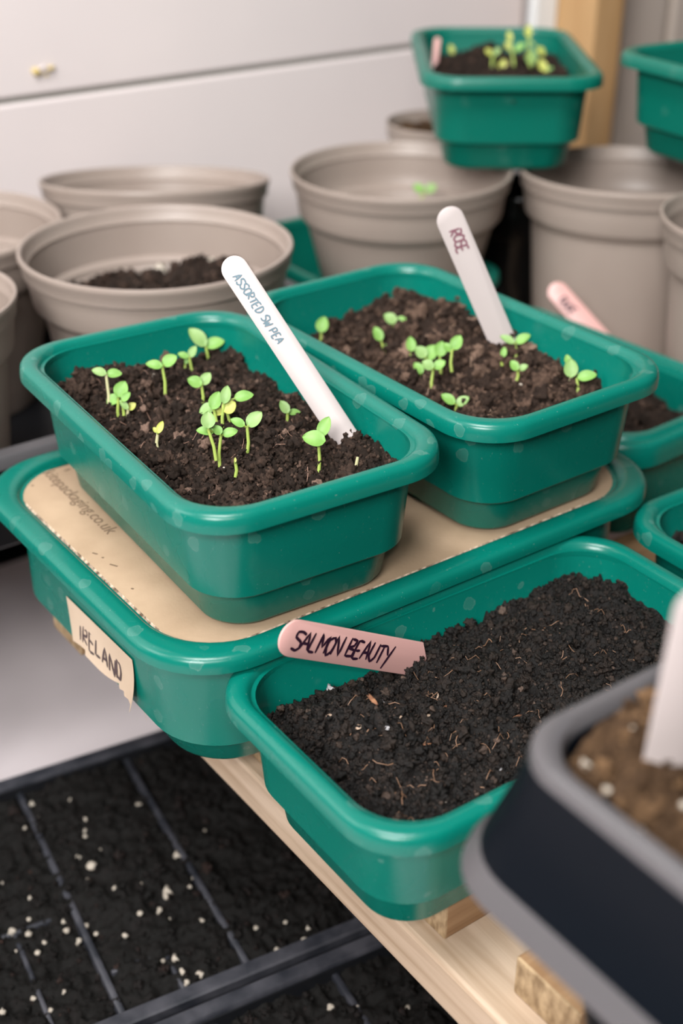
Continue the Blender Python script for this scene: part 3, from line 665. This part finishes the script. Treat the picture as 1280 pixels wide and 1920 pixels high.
def label_tray(o, label, group='small green seed trays'):
    return tag(o, label, 'seed tray', group)
label_tray(tray(BIG, 'seed_tray', LC, RC, R=.042), 'large green tray with cardboard lid and masking tape, under two small trays', None)
bpy.data.objects['seed_tray'].pop('group', None)
TC = bpy.data.objects['seed_tray']
label_tray(tray(SEED, 'seed_tray', LA, RA), 'green tray of seedlings with tall white label, front left on the cardboard')
label_tray(tray(SEED, 'seed_tray', LB, RB_), 'green tray of seedlings with broad ROSE label, standing right on the cardboard')
label_tray(tray(D_, 'seed_tray', LD, RD), 'green tray of bare dark compost with lying pink SALMON BEAUTY label')
label_tray(tray(SEED, 'seed_tray', LE, RE, m=M['green_soft']), 'green tray of yellowish seedlings balanced high on the rims of taupe pots')
label_tray(tray(X_, 'seed_tray', LF, RF, two_ridge=True), 'green tray with ridged rim and small pink label behind the ROSE tray')
label_tray(tray(SEED, 'seed_tray', LG, RG), 'green tray cut by right photo edge beside the bare compost tray')
label_tray(tray(SEED, 'seed_tray', LH, RH, m=M['green_soft']), 'dark green tray raised high at the top right corner of the photo')
label_tray(tray(K_, 'seed_tray', LK, RK, m=M['green_soft']), 'empty green tray on the bench with a taupe pot standing in it')

# compost
soilA, HA = tray_soil(SEED, .0215, 11, M['soil_mid'], 7500, LA, RA, 'brown crumbly compost in the front left seedling tray', swell=lambda x, y: .0045*np.sin(x*40+1)*np.cos(y*22)-.0015*np.clip((x+.02)/.05, 0, 1)*np.clip(y/.05, 0, 1)+.0015*np.clip((y-.04)/.05, 0, 1), med=.00065, smax=.005)
soilB, HB = tray_soil(SEED, .0265, 23, M['soil_light'], 4200, LB, RB_, 'light brown lumpy compost in the tray with the ROSE label', swell=lambda x, y: .002*np.sin(x*35+y*20+3.6)-.0025+.0085*np.clip((x-.005)/.035, 0, 1)*np.clip((y+.095)/.06, 0, 1), amp=1.1, smax=.0055, med=.0009)
soilD, HD = tray_soil(D_, .0255, 37, M['soil_dark'], 16000, LD, RD, 'moist dark compost filling the tray with the SALMON BEAUTY label', swell=lambda x, y: .004*np.sin(y*40+.6)+.003*np.clip((x-.01)/.08, 0, 1)*np.clip((y+.03)/.06, 0, 1)+.007*np.exp(-((x+.052)**2+(y-.016)**2)/.0003)-.007*np.exp(-((x+.02)**2+(y-.045)**2)/.0007)-.005*np.clip((-x-.06)/.04, 0, 1)*np.clip((y+.0)/.04, 0, 1), res=.0008, smax=.0034, med=.00052, sig=.6)
soilE, HE = tray_soil(SEED, .024, 41, M['soil_mid'], 1400, LE, RE, 'dark brown compost in the high tray above the pots', amp=1.6, smax=.006, res=.0018)
soilF, HF = tray_soil(X_, .026, 43, M['soil_mid'], 1500, LF, RF, 'dark compost in the ridged tray behind the ROSE tray', res=.0016, smax=.005)
soilG, HG = tray_soil(SEED, .024, 47, M['soil_dark'], 1200, LG, RG, 'dark compost in the tray at the right photo edge', res=.0016)
soilH, HH = tray_soil(SEED, .020, 49, M['soil_mid'], 300, LH, RH, 'dark compost in the high tray at the top right', res=.0022)

# ------------------------------------------------------------------ things lying in the compost of the bare tray
def local(loc, rz, x, y):
    dx, dy = x-loc[0], y-loc[1]; c, s = math.cos(rz), math.sin(rz)
    return dx*c+dy*s, -dx*s+dy*c
def drop(so, H, loc, rz, name, wx, wy, size, m, seed, kind='round', yaw=0.0, lift=.3):
    lx, ly = local(loc, rz, wx, wy)
    z = float(H(np.array([lx]), np.array([ly]))[0])
    return grain(so, name, (lx, ly, z+size*lift), size, m, seed, kind, yaw)
for i, (nm, x, y, s, k, mt, yw) in enumerate(DEBRIS_D):
    drop(soilD, HD, LD, RD, nm, x, y, s, M[mt], i, k, yw, .5)
for i, (x, y, s) in enumerate(DEBRIS_B):
    drop(soilB, HB, LB, RB_, 'perlite_grain', x, y, s, M['perlite'], i, 'round', 0, .6)
for i, (x, y, s) in enumerate(DEBRIS_A):
    drop(soilA, HA, LA, RA, 'perlite_grain', x, y, s, M['stone' if i % 2 else 'perlite'], i, 'round', 0, .6)
# larger clods standing out of the compost
def clod(so, H, loc, rz, wx, wy, size, m, seed):
    lx, ly = local(loc, rz, wx, wy); z = float(H(np.array([lx]), np.array([ly]))[0])
    V, Fc = ico(4, seed % 8); V = V*np.array((1.15, 1, .8))*size
    me = bpy.data.meshes.new('clod'); me.from_pydata(V.tolist(), [], Fc.tolist())
    for f in me.polygons: f.use_smooth = True
    at = me.attributes.new('tone', 'FLOAT', 'POINT'); rg = np.random.RandomState(seed)
    at.data.foreach_set('value', np.full(len(V), rg.uniform(.05, .28), np.float32))
    o = link('clod', me, m, so, (lx, ly, z+size*.35)); o.rotation_euler = (0, 0, seed*1.3); return o
for so_, H_, l_, r_, mm_, CL in ((soilA, HA, LA, RA, M['soil_mid'], CLODS_A), (soilB, HB, LB, RB_, M['soil_light'], CLODS_B), (soilD, HD, LD, RD, M['soil_dark'], CLODS_D)):
    for i, (x, y, s_) in enumerate(CL): clod(so_, H_, l_, r_, x, y, s_, mm_, i+3)
# rootlets and fibres in the moist compost
def fibres(so, H, a, b, n, seed, m):
    rg = random.Random(seed); bm = bmesh.new()
    for _ in range(n):
        x, y = rg.uniform(-a, a), rg.uniform(-b, b); t = rg.uniform(0, 6.28); L = rg.uniform(.003, .010); P = []
        for k in range(5):
            z = float(H(np.array([x]), np.array([y]))[0])+.0008+.0012*math.sin(k*.8); P.append((x, y, z)); t += rg.uniform(-.6, .6); x += math.cos(t)*L/4; y += math.sin(t)*L/4
        tube(bm, P, rg.uniform(.00010, .0002), 4)
    o = build('root_fibres', bm, m, so); o['kind'] = 'stuff'; return o
fibres(soilD, HD, .085, .042, 110, 5, mat('root_fibre', (.26, .14, .08), .6))
fibres(soilA, HA, .042, .082, 45, 6, mat('root_fibre_pale', (.30, .17, .12), .6))
fibres(soilB, HB, .042, .082, 30, 7, mat('root_fibre_tan', (.34, .22, .15), .6))

# ------------------------------------------------------------------ cardboard sheet lying in the big tray
cd = empty('cardboard_sheet', (LC[0], LC[1], -.0004), RC); tag(cd, 'brown cardboard sheet with printed web address lying in the large green tray', 'cardboard')
a, b = .31/2-.0150, .2307/2-.0150
def card_loop(z, d, jag, seed):
    rg = random.Random(seed); P = []
    for x, y in rr(a-d, b-d, .022, 6): P.append((x, y, z))
    out = []; P0 = rr(a, b, .022, 6)
    for i, p in enumerate(P):
        q = P[(i+1) % len(P)]; n = max(1, int(math.hypot(P0[(i+1) % len(P0)][0]-P0[i][0], P0[(i+1) % len(P0)][1]-P0[i][1])/.004))
        for k in range(n):
            t = k/n; out.append((p[0]+(q[0]-p[0])*t+rg.uniform(-jag, jag), p[1]+(q[1]-p[1])*t+rg.uniform(-jag, jag), z+rg.uniform(-jag, jag)*.2))
    return out
bm = bmesh.new(); rr_ = loft(bm, [card_loop(-.0028, .0012, 0, 1), card_loop(-.0005, .0008, 0, 1), card_loop(0, .0012, 0, 1)], True, True)
for f in bm.faces:
    if abs(f.normal.z) < .7 and len(f.verts) == 4: f.material_index = 1
build('card', bm, [M['card'], M['card_edge']], cd)
bm = bmesh.new()
loft(bm, [card_loop(-.0024, .0006, .0006, 2), card_loop(-.0016, -.0004, .0007, 3), card_loop(-.0008, .0003, .0006, 5), card_loop(-.0003, .0016, .0003, 7)])
build('torn_edge', bm, M['card_edge'], cd)
def printed(text, size, m, name, parent, loc, rz, extr=.00008):
    c = bpy.data.curves.new(name, 'FONT'); c.body = text; c.size = size; c.extrude = extr; c.resolution_u = 3
    o = bpy.data.objects.new(name, c); COL.objects.link(o); dg = bpy.context.evaluated_depsgraph_get(); dg.update()
    me = bpy.data.meshes.new_from_object(o.evaluated_get(dg)); bpy.data.objects.remove(o, do_unlink=True)
    return link(name, me, m, parent, loc, rz)
tx = printed('kitepackaging.co.uk', .0104, M['ink_print'], 'lettering', cd, (-.1175, .0985, .0001), -math.pi/2-.02)
for i, (x, y, l) in enumerate(((-.1326, .0047, .0030), (-.1302, -.0105, .0045), (-.1312, -.001, .0012), (-.1327, -.0343, .0013), (-.1050, .0935, .0035), (-.128, .088, .0018))):
    bm = bmesh.new(); add_box(bm, -l/2, l/2, -.0005, .0005, 0, .0001); build('ink_mark', bm, M['ink_print'], cd, (x, y, .00005), -1.1 if i != 4 else .1)

# masking tape on the left flank of the big tray
P2 = .31/2; BT = .0822
def flank(v, z, lift=.0006):
    """point on the left outer wall of the big tray, local frame"""
    f = (z-.020)/(BT-.0035-.020); off = (.0150-.0012)*(1-f)+(.0134)*f if z > .0205 else .0205+(.0256-.0205)*(1-z/.0205)
    return (-(P2-off)-lift, v, z)
bm = bmesh.new(); NV, NZ = 14, 10; G = []
rg = random.Random(9)
for i in range(NV+1):
    s = i/NV; row = []
    for j in range(NZ+1):
        t = j/NZ
        v = .022-.071*s+.004*(t-.5); zt = .0470+.002*s; zb = .010+.012*s+.002*math.sin(s*9)
        z = zb+(zt-zb)*t
        curl = .0007+.0022*(1-t)**3*(.6+.4*math.sin(s*7))+.004*max(0, (s-.85)/.15)**2*(1-t)**2
        row.append(bm.verts.new(flank(v, z, curl)))
    G.append(row)
for i in range(NV):
    for j in range(NZ): bm.faces.new((G[i][j], G[i+1][j], G[i+1][j+1], G[i][j+1]))
g = bmesh.ops.extrude_face_region(bm, geom=bm.faces[:])
for v in g['geom']:
    if isinstance(v, bmesh.types.BMVert): v.co.x -= .00018
tp = build('masking_tape', bm, M['tape'], TC); tp['label'] = 'beige masking tape with a faded handwritten name'
tb, wx = scrawl('IRELAND', .0105, .0017, .92, .07, .10, 5)
put_on(tb, flank(.012, .0268, .0011), (0, -1, .03), (.04, 0, 1), .0003)
build('lettering', tb, mat('faded_dark_ink', (.07, .045, .045), .6), tp, sm=False)
# curled corner of the tape
bm = bmesh.new(); Q = [[bm.verts.new((-(P2-.0165)-.0015-.003*k/5, -.0505-.0085*k/5, .020+.0015*j*(1-k/5)-.001*k/5)) for j in range(3)] for k in range(6)]
for i in range(5):
    for j in range(2): bm.faces.new((Q[i][j], Q[i+1][j], Q[i+1][j+1], Q[i][j+1]))
build('tape_curl', bm, M['tape'], tp)

# ------------------------------------------------------------------ plant labels
def v3(a): return Vector(a)
def lab(Pq, wdt, **k):
    P = [Vector(q) for q in Pq]; b = (P[0]+P[1])/2; t = (P[2]+P[3])/2; wd = P[3]-P[2]
    return plant_label('plant_label', k.pop('base', None) or b, t, wd, wdt, **k)
lab(L1, .0126, m=M['label_white'], label='long white plant label leaning left over the front left seedling tray', text='ASSORTED SW PEA', ink=M['ink_blue'], tx=.0085, ht=.0040, stroke=.00075, adv=.86, seed=3, extra=.018, dy=-.0008)
lab(L2, .0150, m=M['label_white'], label='broad white plant label reading ROSE leaning over its tray', text='ROSE', ink=M['ink_red'], tx=.0125, ht=.0062, stroke=.0011, adv=.72, seed=4, extra=.018)
lab(L3, .0155, m=M['label_pink'], label='short pink plant label with blurred dark writing behind the ROSE tray', text='DUKE', ink=M['ink_purple'], tx=.0125, ht=.0060, stroke=.0013, adv=.8, seed=6, extra=.024, dy=-.0012)
lab(L4, .0168, m=M['label_pink'], label='pink plant label reading SALMON BEAUTY lying over the tray rim', text='SALMON BEAUTY', ink=M['ink_purple'], tx=.0075, ht=.0086, stroke=.00135, adv=.77, seed=8, extra=.010, th=.0016)
lab(L6, .0050, m=M['label_pink'], label='narrow pink plant label seen edge on in the high tray', extra=.016)
lab(L5, .0165, m=M['label_white'], label='large blurred white plant label in the black foreground pot', extra=.014, point=True)

# ------------------------------------------------------------------ taupe pots
def pot(loc, R, Hh, label, tilt=0.0, rb=None, group='round taupe plant pots', m=None, name='plant_pot', n=72, tdir=0.0):
    rb = rb or .66*R; m = m or M['taupe']
    root = empty(name, loc); tag(root, label, 'plant pot', group)
    root.rotation_euler = (-tilt, 0, tdir)
    # rim band
    def at(z): return rb+(R*.865-rb)*((Hh+z)/(Hh-.034))
    prof = [(R*.955, -.0130), (R*.975, -.0125), (R*.985, -.006), (R*.998, -.0035), (R, -.0018), (R*.995, -.0004), (R*.98, 0), (R*.966, -.0008), (R*.962, -.003), (R*.945, -.0085), (R*.93, -.010), (R*.935, -.0125)]
    bm = bmesh.new(); L = [[(r*math.cos(2*math.pi*k/n), r*math.sin(2*math.pi*k/n), z) for k in range(n)] for r, z in prof]
    loft(bm, L+[L[0]]); bmesh.ops.remove_doubles(bm, verts=bm.verts, dist=1e-6); build('rim', bm, m, root, angle=50)
    out = [(R*.950, -.0115), (R*.942, -.020), (R*.925, -.0315), (R*.918, -.0335), (R*.885, -.0350), (at(-.037), -.037), ((at(-.037)+rb)/2, -(Hh+.037)/2), (rb, -Hh+.002), (rb-.002, -Hh)]
    inn = [(rb-.004, -Hh+.002), ((at(-.037)+rb)/2-.0016, -(Hh+.037)/2), (at(-.040)-.0018, -.042), (R*.880, -.0375), (R*.905, -.0345), (R*.922, -.024), (R*.936, -.0112)]
    bm = bmesh.new(); ro = lathe(bm, out, n, False, True); ri = lathe(bm, inn, n, True, False)
    for i in range(n): bm.faces.new((ro[0][i], ro[0][(i+1) % n], ri[-1][(i+1) % n], ri[-1][i]))
    build('body', bm, m, root, angle=28)
    return root
Z = .069
pot((-.120, .822, Z), .0885, .147, 'taupe pot with brown compost behind the front left seedling tray', rb=.058)
pot((-.1455, 1.016, .0585), .0890, .130, 'tilted taupe pot against the white wall, back left', tilt=.155, rb=.060)
pot((.045, 1.007, Z), .0855, .142, 'taupe pot with a green shoot left of the high tray', rb=.047)
pot((.222, 1.008, Z), .0860, .147, 'taupe pot under the high tray, behind the pink label', tilt=.045, rb=.066)
pot((-.288, .905, .0560), .0890, .134, 'taupe pot cut by left photo edge, behind the compost pot', rb=.058)
pot((.083, 1.163, Z), .0450, .147, 'small taupe pot of dry compost behind the high tray', rb=.036)
pot((.290, .845, .0805), .0800, .158, 'taupe pot cut by right photo edge below the raised dark tray', rb=.060)
pot((-.2590, .7196, .0690), .0700, .147, 'nearest taupe pot at left photo edge, beside the black tray', rb=.050)
pot((.1500, 1.100, .030), .0400, .1085, 'slim glossy black pot in the gap between two taupe pots', m=mat('glossy_black_pot', (.004, .004, .004), .18), rb=.034, group='black pots')
soil('compost', in_circ(.0700), (-.07, .07, -.07, .07), .030, 61, M['soil_mid'], 1800, (-.120, .822, 0), 0, 'dark brown compost in the taupe pot, front left', res=.0016, amp=1.3, smax=.005, swell=lambda x, y: .006*np.sin(x*45))
soil('compost', in_circ(.0650), (-.065, .065, -.065, .065), -.004, 63, M['soil_tan'], 500, (.045, 1.007, 0), 0, 'brown compost low in the pot with a green shoot', res=.002, amp=1.2)
soil('compost', in_circ(.0395), (-.04, .04, -.04, .04), .058, 65, M['soil_tan'], 400, (.083, 1.163, 0), 0, 'dry tan compost filling the small pot behind', res=.0018)
P1S = [o for o in bpy.data.objects if o.get('label', '').startswith('dark brown compost in the taupe')][0]
for i, (x, y, s) in enumerate(((-.006, .054, .0046), (.000, -.052, .0040), (.018, -.052, .0042), (.045, .035, .0028), (-.045, .02, .0025), (.03, .05, .002))):
    zz = .030+float(soil_h(np.array([x]), np.array([y]), 61, 1.3)[0])+.006*math.sin(x*45)
    grain(P1S, 'perlite_grain', (x, y, zz+s*.5), s, M['perlite'], i)

# ------------------------------------------------------------------ black drip tray on the bench behind the big tray
bt = empty('drip_tray', (O0[0], O0[1], 0), WR); tag(bt, 'black plastic drip tray holding the taupe pots behind the large tray', 'tray')
u0, u1, v0, v1 = -.47, .183, .1480, .478
cx, cy = (u0+u1)/2, (v0+v1)/2; ha, hb = (u1-u0)/2, (v1-v0)/2
def loopz(d, z): return [(cx+x, cy+y, z) for x, y in rr(ha-d, hb-d, .040, 6)]
bm = bmesh.new(); L = [loopz(.000, -.019), loopz(0, -.012), loopz(.001, -.0105), loopz(.009, -.0100), loopz(.010, -.0115), loopz(.010, -.014), loopz(.002, -.0135), loopz(.0015, -.019)]
loft(bm, L+[L[0]]); bmesh.ops.remove_doubles(bm, verts=bm.verts, dist=1e-6); build('rim', bm, M['rim_lit'], bt)  # rim of the black tray, its lit edge painted in grey
bm = bmesh.new(); ro = loft(bm, [loopz(.0095, -.013), loopz(.014, TABLE+.002), loopz(.016, TABLE)], False, True); ri = loft(bm, [loopz(.018, TABLE+.0016), loopz(.0165, TABLE+.004), loopz(.0112, -.013)], True, False)
for i in range(len(ro[0])): bm.faces.new((ro[0][i], ro[0][(i+1) % len(ro[0])], ri[-1][(i+1) % len(ri[-1])], ri[-1][i]))
build('body', bm, M['black'], bt)

# ------------------------------------------------------------------ foreground black square pot, out of focus
FP = (.1395, .2830, TABLE); FR = .62
fp = empty('square_pot', FP, FR); tag(fp, 'large blurred black square pot with flared collar in the right foreground', 'plant pot')
Ht = .0920-TABLE; A = .066
def sq(d, z, r=.016): return [(x, y, z) for x, y in rr(A+d, A+d, r, 8)]
prof = [(.0145, Ht-.0500), (.0155, Ht-.0485), (.0145, Ht-.0450), (.0110, Ht-.0400), (.0040, Ht-.0180), (.0010, Ht-.0050), (.0004, Ht-.0012), (-.0010, Ht), (-.0040, Ht), (-.0055, Ht-.0014), (-.0062, Ht-.005), (-.0072, Ht-.012), (-.004, Ht-.013), (.0018, Ht-.0180), (.0090, Ht-.0410), (.0130, Ht-.0480)]
bm = bmesh.new(); L = [sq(d, z, .020+max(d, 0)*.5) for d, z in prof]
loft(bm, L+[L[0]]); bmesh.ops.remove_doubles(bm, verts=bm.verts, dist=1e-6)
for f in bm.faces:
    z = f.calc_center_median().z
    if z > Ht-.0052 or z < Ht-.0415: f.material_index = 1  # top rim and bottom lip get the painted lit grey
build('collar', bm, [mat('navy_black_plastic', (.0015, .003, .0055), .4, .12), M['rim_lit']], fp)
bm = bmesh.new(); ro = loft(bm, [sq(-.0075, Ht-.011), sq(-.012, Ht-.06), sq(-.026, .003), sq(-.028, 0)], False, True); ri = loft(bm, [sq(-.030, .002), sq(-.014, Ht-.06), sq(-.0092, Ht-.011)], True, False)
for i in range(len(ro[0])): bm.faces.new((ro[0][i], ro[0][(i+1) % len(ro[0])], ri[-1][(i+1) % len(ri[-1])], ri[-1][i]))
build('body', bm, M['black'], fp)
so, HQ = soil('compost', in_rr(A-.0086, A-.0086, .014), (-A, A, -A, A), .0920-.0080, 71, M['soil_tan'], 1800, (FP[0], FP[1], 0), FR, 'blurred tan compost with perlite in the black foreground pot', res=.0014, amp=1.2, smax=.004, swell=lambda x, y: .004*np.sin(x*60)*np.cos(y*50))
for i, (x, y, s) in enumerate(PERL_POT):
    lx, ly = local(FP, FR, x, y); z = float(HQ(np.array([lx]), np.array([ly]))[0]); grain(so, 'perlite_grain', (lx, ly, z+s*.5), s, M['perlite'], i)

# ------------------------------------------------------------------ black module trays on the low shelf
MR = .49
def module_tray(u0, u1, v0, v1, ridges, label, seed, cross):
    cu, cv = (u0+u1)/2, (v0+v1)/2; c, s = math.cos(MR), math.sin(MR)
    loc = (cu*c-cv*s, cu*s+cv*c, -.279); ha, hb = (u1-u0)/2, (v1-v0)/2; H = .050
    root = empty('module_tray', loc, MR); tag(root, label, 'module tray', 'black module trays on the white shelf')
    def lp(d, z): return [(x, y, z) for x, y in rr(ha-d, hb-d, .014, 6)]
    bm = bmesh.new(); L = [lp(0, H-.007), lp(0, H-.001), lp(.001, H), lp(.0085, H), lp(.0095, H-.0015), lp(.0095, H-.004), lp(.0025, H-.003), lp(.0018, H-.007)]
    loft(bm, L+[L[0]]); bmesh.ops.remove_doubles(bm, verts=bm.verts, dist=1e-6); build('rim', bm, M['black_dusty'], root)
    bm = bmesh.new(); ro = loft(bm, [lp(.0090, H-.003), lp(.016, .002), lp(.018, 0)], False, True); ri = loft(bm, [lp(.020, .0015), lp(.0105, H-.003)], True, False)
    for i in range(len(ro[0])): bm.faces.new((ro[0][i], ro[0][(i+1) % len(ro[0])], ri[-1][(i+1) % len(ri[-1])], ri[-1][i]))
    build('body', bm, M['black'], root)
    for r in ridges:
        bm = bmesh.new(); add_box(bm, r-cu-.0020, r-cu+.0020, -hb+.0095, hb-.0095, .012, H-.0062, .0012, 2); build('cell_wall', bm, M['black_dusty'], root)
    for a, b, vv, axis in cross:
        bm = bmesh.new()
        if axis == 'u': add_box(bm, a-cu, b-cu, vv-cv-.0014, vv-cv+.0014, .012, H-.0070, .001, 2)
        else: add_box(bm, vv-cu-.0014, vv-cu+.0014, a-cv, b-cv, .012, H-.0072, .001, 2)
        build('cell_wall', bm, M['black_dusty'], root)
    def sw(x, y):
        z = np.zeros_like(x)
        for r in ridges: z = z-.0022*np.exp(-((x-(r-cu))/.006)**2)
        return z
    return root, soil('compost', in_rr(ha-.0108, hb-.0108, .010), (-ha, ha, -hb, hb), H-.0085, seed, M['soil_black'], 2600, loc, MR, 'black compost with white perlite in the %s' % ('shelf tray nearer the wall' if seed == 81 else 'nearest shelf tray at the bottom'), res=.0016, amp=.8, smax=.003, swell=sw), loc
mt1, (ms1, MH1), ml1 = module_tray(-.030, .335, .4570, .6740, (.0500, .1210, .1930, .2640), 'black module tray on the white shelf, whole width in view', 81, ((.125, .156, .500, 'u'), (.4700, .500, .156, 'v'), (.055, .117, .552, 'u'), (.4700, .552, .086, 'v')))
mt2, (ms2, MH2), ml2 = module_tray(.010, .375, .2340, .4520, (.0900, .1610, .2320, .303), 'black module tray at the bottom photo edge, under the bench rail', 83, ((.165, .23, .40, 'u'),))
for i, (x, y, s) in enumerate(PERL):
    c, q = math.cos(MR), math.sin(MR); v_ = -x*q+y*c
    so_, H_, l_ = (ms1, MH1, ml1) if v_ > .4565 else (ms2, MH2, ml2)
    lx, ly = local(l_, MR, x, y); lim = .0985
    if abs(ly) > lim: ly = math.copysign(lim, ly)
    z = float(H_(np.array([lx]), np.array([ly]))[0])
    grain(so_, 'perlite_grain', (lx, ly, z+s*.6), s, M['perlite'], i)

# ------------------------------------------------------------------ seedlings
CAM = Vector((0, 0, CAMZ))
def leaf_mesh(L, W, seed):
    rg = random.Random(seed); bm = bmesh.new(); nu, nv = 10, 6; G = []
    for i in range(nu+1):
        s = i/nu; hw = W/2*math.sin(math.pi*min(1, max(0, s))**.86)**.62 if 0 < s < 1 else .00015
        row = []
        for j in range(nv+1):
            t = j/nv*2-1
            z = .10*W*(t*t)+.05*L*math.sin(s*math.pi)-.10*L*s*s*rg.choice((1, 1))+.02*W*math.cos(t*9)*math.sin(s*8)
            row.append(bm.verts.new((s*L, t*hw, z)))
        G.append(row)
    for i in range(nu):
        for j in range(nv): bm.faces.new((G[i][j], G[i+1][j], G[i+1][j+1], G[i][j+1]))
    g = bmesh.ops.extrude_face_region(bm, geom=bm.faces[:])
    for v in g['geom']:
        if isinstance(v, bmesh.types.BMVert): v.co.z -= .00028
    return bm
GRP = {'A': 'seedlings in the front left tray', 'B': 'seedlings in the ROSE tray', 'E': 'seedlings in the high tray', 'P3': None}
for si, (tr, B, J, leaves) in enumerate(SEEDS):
    B, J = Vector(B), Vector(J)
    H_, l_, r_ = {'A': (HA, LA, RA), 'B': (HB, LB, RB_), 'E': (HE, LE, RE)}.get(tr, (None, None, None))
    gz = B.z; kk = 1.0
    if H_:
        for _ in range(3):
            q = CAM+(B-CAM)*kk
            lx, ly = local(l_, r_, q.x, q.y); gz = l_[2]+float(H_(np.array([lx]), np.array([ly]))[0])+.0006
            kk = min(max((CAMZ-gz)/(CAMZ-B.z), .96), 1.006)
        B = CAM+(B-CAM)*kk; J = CAM+(J-CAM)*kk
    if J.z < gz+.002: J.z = gz+.002
    root = empty('seedling', (B.x, B.y, gz)); tag(root, SEED_LABELS[si], 'seedling', GRP[tr])
    g = Vector((B.x, B.y, gz-.003)); k1 = g.lerp(J, .45)+Vector(((-1)**si*.0006, 0, 0))
    bm = bmesh.new(); rad = .00085 if tr != 'E' else .0011
    tube(bm, [p-root.location for p in (g, g.lerp(k1, .5), k1, k1.lerp(J, .55), J)], [rad, rad, rad*.95, rad*.9, rad*.8], 8)
    build('stem', bm, M['stem_pale'] if si in (17, 0, 19, 3, 33) else M['stem'], root)
    for li, (Cc, lw, lh, yl) in enumerate(leaves):
        Cc = CAM+(Vector(Cc)-CAM)*kk; d = Cc-J
        vd = (CAM-Cc).normalized()
        ax = d-vd*d.dot(vd); L = max(lw, 1.5*ax.length) if ax.length > .25*lw else lw
        if ax.length < .2*lw: ax = Vector(((-1)**li, 0, .15))
        ax = ax.normalized()
        hor = abs(ax.z) < .75
        Lm, Wm = (lw, lh) if lw >= lh else (lh, lw)
        Lm *= 1.04
        nrm = (vd*.75+Vector((0, 0, 1))*.55); nrm = (nrm-ax*nrm.dot(ax)).normalized(); sd = nrm.cross(ax)
        cosv = max(.55, nrm.dot(vd))
        bm = leaf_mesh(Lm, Wm/cosv, si*7+li)
        org = Cc-ax*Lm*.5
        for v in bm.verts: v.co = (org-root.location)+ax*v.co.x+sd*v.co.y+nrm*v.co.z
        lf = build('leaf', bm, M['leaf_yellow'] if (yl or (tr == 'E' and li % 2 == 0)) else (M['leaf_back'] if (si+li) % 3 == 0 else M['leaf']), root, angle=60)
        if (org-J).length > .0012:
            bm = bmesh.new(); tube(bm, [J-root.location, (J.lerp(org, .6)-root.location)-Vector((0, 0, .0002)), (org+ax*Lm*.08)-root.location], [rad*.75, rad*.65, rad*.5], 6)
            build('leaf_stalk', bm, M['stem'], lf)
